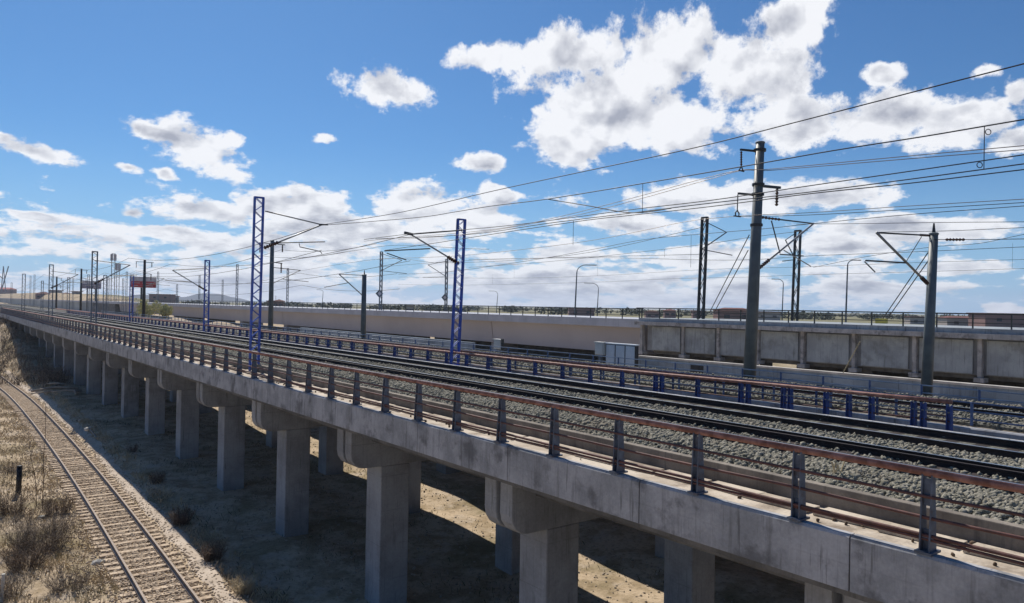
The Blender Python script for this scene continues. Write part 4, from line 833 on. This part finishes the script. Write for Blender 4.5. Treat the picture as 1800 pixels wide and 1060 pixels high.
# derrick-like frame at the left edge
D = 950; t = thing('derrick', (atD(5, 515, D).x, atD(5, 515, D).y, -6), 'slanting thin crane frame above a red roof at the extreme left', 'crane')
for (a, b_, n_) in (((2, 512), (6, 468), 'mast'), ((2, 512), (15, 468), 'boom'), ((-8, 480), (6, 490), 'jib'), ((10, 512), (6, 468), 'leg')): MB().bar(atD(*a, D), atD(*b_, D), .9).build(n_, galvd, t)
def house(px0, px1, ytop, ybase, D, m, label, roof=None, flat=True):
    a = atD(px0, ybase, D); b_ = atD(px1, ybase, D); z1 = atD((px0+px1)/2, ytop, D).z; u = (b_-a); u.z = 0; n_ = Vector((-u.y, u.x, 0)).normalized()*u.length*.5; z0 = -8.; hr = (z1-a.z)*.3
    t = thing('house', (a.x, a.y, z0), label, 'house'); zt = z1 if flat else z1-hr
    a, b_ = Vector((a.x, a.y, 0)), Vector((b_.x, b_.y, 0)); c = [a, b_, b_+n_, a+n_]
    if (a+n_).length < a.length: n_ = -n_; c = [a, b_, b_+n_, a+n_]
    MB().add([(p.x, p.y, z0) for p in c]+[(p.x, p.y, zt) for p in c], [(0,1,2,3), (7,6,5,4), (0,4,5,1), (1,5,6,2), (2,6,7,3), (3,7,4,0)]).build('wall', m, t)
    e = u.normalized()*.6; f = n_.normalized()*.6
    rr = [c[0]-e-f, c[1]+e-f, c[2]+e+f, c[3]-e+f]
    if flat: MB().add([(p.x, p.y, zt+.01) for p in rr]+[(p.x, p.y, zt+.5) for p in rr], [(0,1,2,3), (7,6,5,4), (0,4,5,1), (1,5,6,2), (2,6,7,3), (3,7,4,0)]).build('roof', roof or m, t)
    else:
        r0 = (rr[0]+rr[3])/2+e*6; r1 = (rr[1]+rr[2])/2-e*6
        MB().add([(p.x, p.y, zt+.01) for p in rr]+[(r0.x, r0.y, z1), (r1.x, r1.y, z1)], [(3,2,1,0), (0,1,5,4), (1,2,5), (2,3,4,5), (3,0,4)]).build('roof', roof or brickd, t)
    nw = max(2, int(u.length/9)); w0 = None
    for i in range(min(nw, 9)):
        p = a+u*((i+.5)/min(nw, 9))-n_.normalized()*.05; w0 = MB().bar((-u.normalized().x, -u.normalized().y, 0), tuple(u.normalized()), .1, 1.3).build('window', glassm, t, loc=(p.x, p.y, zt-2.2)) if w0 is None else cp(w0, t, (p.x, p.y, zt-2.2)) and w0
for args in [
  (1262, 1325, 541, 556, 260, brick, 'red-brick building with a low roof behind the panelled viaduct, left of the tallest pole', None, False),
  (1168, 1188, 543, 552, 420, brick, 'small red-roofed house behind the right end of the bridge', brickd, False),
  (1135, 1160, 546, 553, 460, brick, 'low distant house left of the small red-roofed one', brickd, False),
  (1218, 1240, 547, 555, 450, brick, 'distant low brick house beside the dark twin-legged mast', brickd, True),
  (1330, 1372, 549, 558, 380, pale, 'pale low building just right of the tallest pole', brickd, True),
  (1665, 1730, 556, 566, 330, pale, 'long pale roof behind the railing right of the shorter pole', brickd, False),
  (1732, 1830, 553, 568, 300, brick, 'long red-brown building at the right edge behind the railing', brickd, True),
  (1600, 1640, 558, 566, 420, pale, 'low distant house just left of the shorter pole', brickd, True),
  (1000, 1045, 542, 550, 430, brick, 'reddish house behind the bridge railing below the curved lamps', brickd, True),
  (714, 726, 537, 545, 300, pale, 'tiny pale hut behind the railing left of the middle mast', None, True),
  (480, 498, 526, 537, 420, brick, 'red-brick building behind the bridge, right of the first grey pole', brickd, False),
  (470, 482, 530, 537, 420, brick, 'lower red wing left of the red-brick building', brickd, True),
  (62, 84, 513, 524, 560, brick, 'low violet-red building at the far left horizon', brickd, False),
  (86, 104, 511, 524, 600, pale, 'taller pale block between two violet-red buildings at the far left', brickd, True),
  (105, 123, 514, 524, 540, brick, 'violet-red building just left of the violet board', brickd, False),
  (126, 140, 513, 524, 520, pale, 'pale building at the far left horizon', brickd, True),
  (-20, 17, 505, 515, 1050, brick, 'red-roofed building at the extreme left below the crane frame', mat('red_roof', (.42, .10, .09), .8), False),
  (262, 300, 518, 527, 600, brick, 'reddish low buildings behind the yellow-green bush', brickd, True),
  (300, 312, 521, 527, 640, pale, 'small pale building left of the blue hill', brickd, True)]:
    house(*args)
# distant tree line and wooded hill
def canopy(name, pts, size, n, m, label, cat, kind=None, group=None):
    """leaf clumps filling an uneven crown"""
    V = np.zeros((n, 4, 3)); ci = rng.integers(0, len(pts), n)
    for i in range(n):
        c, r = pts[ci[i]]; d = rng.normal(0, 1, 3); d /= np.linalg.norm(d)+1e-6; q = np.array(c)+d*np.array(r)*(.45+.6*rng.random())
        a = rng.normal(0, 1, 3); a /= np.linalg.norm(a); b_ = np.cross(a, rng.normal(0, 1, 3)); b_ /= np.linalg.norm(b_)+1e-6; s = size*(.5+rng.random())
        V[i] = [q-a*s, q-b_*s*.6, q+a*s, q+b_*s*.6]
    o = fastmesh(name, V.reshape(-1, 3), np.arange(4)[None]+4*np.arange(n)[:, None], m, 4)
    if kind: o['kind'] = kind
    if label: tag(o, label, cat, group)
    return o
def bush(px, py0, py1, wpx, X, n, m, label, name='bush'):
    b_ = atX(px, py1, X); tp = atX(px, py0, X); D = b_.dot(_F); w = wpx*D/1300/2; h = tp.z-b_.z; t = thing(name, b_, label, 'bush')
    lobes = [((b_.x+random.uniform(-.6, .6)*w, b_.y+random.uniform(-.7, .7)*w, b_.z+h*random.uniform(.35, .8)), (w*.45, w*.5, h*.3)) for _ in range(9)]
    o = canopy('crown', lobes, .22, n, m, None, None); par(o, t)
    s = MB()
    for i in range(10): a = random.uniform(0, 6.28); s.tube([b_, b_+Vector((math.cos(a)*w*.5, math.sin(a)*w*.5, h*.75))], [.06, .02], 5)
    s.build('stem', twig, t)
bush(258, 528, 566, 46, 45, 2600, leafy, 'larger yellow-green bush in front of the bridge at the left'); bush(288, 536, 564, 30, 46, 1500, leafy, 'smaller yellow-green bush right of the larger one')
Ls = []
for i in range(150):
    px = rng.uniform(-60, 1860); D = rng.uniform(500, 1100); p = atD(px, 530, D); Ls.append(((p.x, p.y, -5+rng.random()*2.2), (rng.uniform(5, 16), rng.uniform(5, 16), rng.uniform(2, 3.8))))
canopy('distant_tree_line', Ls, 1.3, 16000, leafd, 'low dark tree line along the horizon behind the bridges', 'tree line', 'stuff')
def hill(px, py, w, D, h, name='hills'):
    c = atD(px, 530, D); hw = w*D/1300/2; vs = []; fs = []; na, nr = 48, 12
    u = _R0.normalized(); f_ = Vector((_F.x, _F.y, 0)).normalized()
    z = atD(px, py, D).z
    for i in range(nr+1):
        r = i/nr
        for k in range(na):
            a = 2*math.pi*k/na; q = c+u*(math.cos(a)*hw*r)+f_*(math.sin(a)*hw*.8*r); hh = (math.cos(math.pi*r)+1)/2
            vs.append((q.x, q.y, -8+(z+8)*hh*(1+.08*math.sin(q.x*.02)*math.sin(q.y*.017)+.05*math.sin(q.x*.06))))
    fs = [(i*na+k, i*na+(k+1) % na, (i+1)*na+(k+1) % na, (i+1)*na+k) for i in range(nr) for k in range(na)]
    structure(MB().add(vs, fs).build(name, hillm, smooth=True))
hill(372, 516, 190, 4200, 0); hill(300, 520, 200, 4600, 0); hill(250, 518, 150, 3600, 0)
# stones and slab covers on the near walkway
dw = thing('cable_duct', (11.3, 2, -3.25), 'row of sandy concrete duct cover slabs laid along the near walkway behind the nearest railing', 'cable duct')
for i in range(40):
    y = 2+i*1.1; o = MB(); j = random.uniform(-.04, .04)
    o.add([(11.15+j, y+.02, -3.252), (11.58, y+.02, -3.252), (11.60, y+1.06, -3.252), (11.15-j, y+1.06, -3.252), (11.15+j, y+.02, -3.20), (11.58, y+.02, -3.20), (11.60, y+1.06, -3.20), (11.15-j, y+1.06, -3.20)], [(0,3,2,1), (4,5,6,7), (0,1,5,4), (1,2,6,5), (2,3,7,6), (3,0,4,7)])
    o = o.build('duct_cover', walk, dw); o.rotation_euler.z = random.uniform(-.004, .004)
X = rng.uniform(10.8, 11.7, 160); Y = 2+60*rng.random(160)**1.5; o = stones('walkway_debris', X, Y, np.full(160, -3.235), .03, mat('brown_debris', (.14, .10, .07), 1, bump=0)); tag(o, 'small brown stones and dirt lying on the near walkway', 'debris')
o = MB()
p = atX(1476, 848, 12.6); 
for i in range(7): a = Vector((12.6+random.uniform(-.05, .05), p.y+random.uniform(-.12, .12), -2.85)); o.tube([a, a+Vector((random.uniform(-.1, .1), random.uniform(-.12, .12), random.uniform(.15, .32)))], .012, 4)
tag(o.build('dry_plant', straw), 'small dry plant growing in the ballast at the right', 'plant')
p = atX(1548, 562, 62); o = MB().box(p.x, p.x+.3, p.y-.45, p.y+.45, -.9, p.z+.1).build('yellow_sign', yellowm); tag(o, 'small yellow plate behind the railing left of the shorter grey pole', 'sign')

hm = bpy.data.materials.new('thin_haze'); hm.use_nodes = True; nt = hm.node_tree; nt.nodes.clear()
pv = N('ShaderNodeVolumePrincipled'); pv.inputs['Color'].default_value = (.72, .82, 1, 1); pv.inputs['Density'].default_value = .00013; pv.inputs['Anisotropy'].default_value = .2
ou = N('ShaderNodeOutputMaterial'); L(pv.outputs[0], ou.inputs['Volume'])
o = MB().box(-4600, 7000, -4000, 8000, -13, 140).build('haze', hm); o['kind'] = 'stuff'
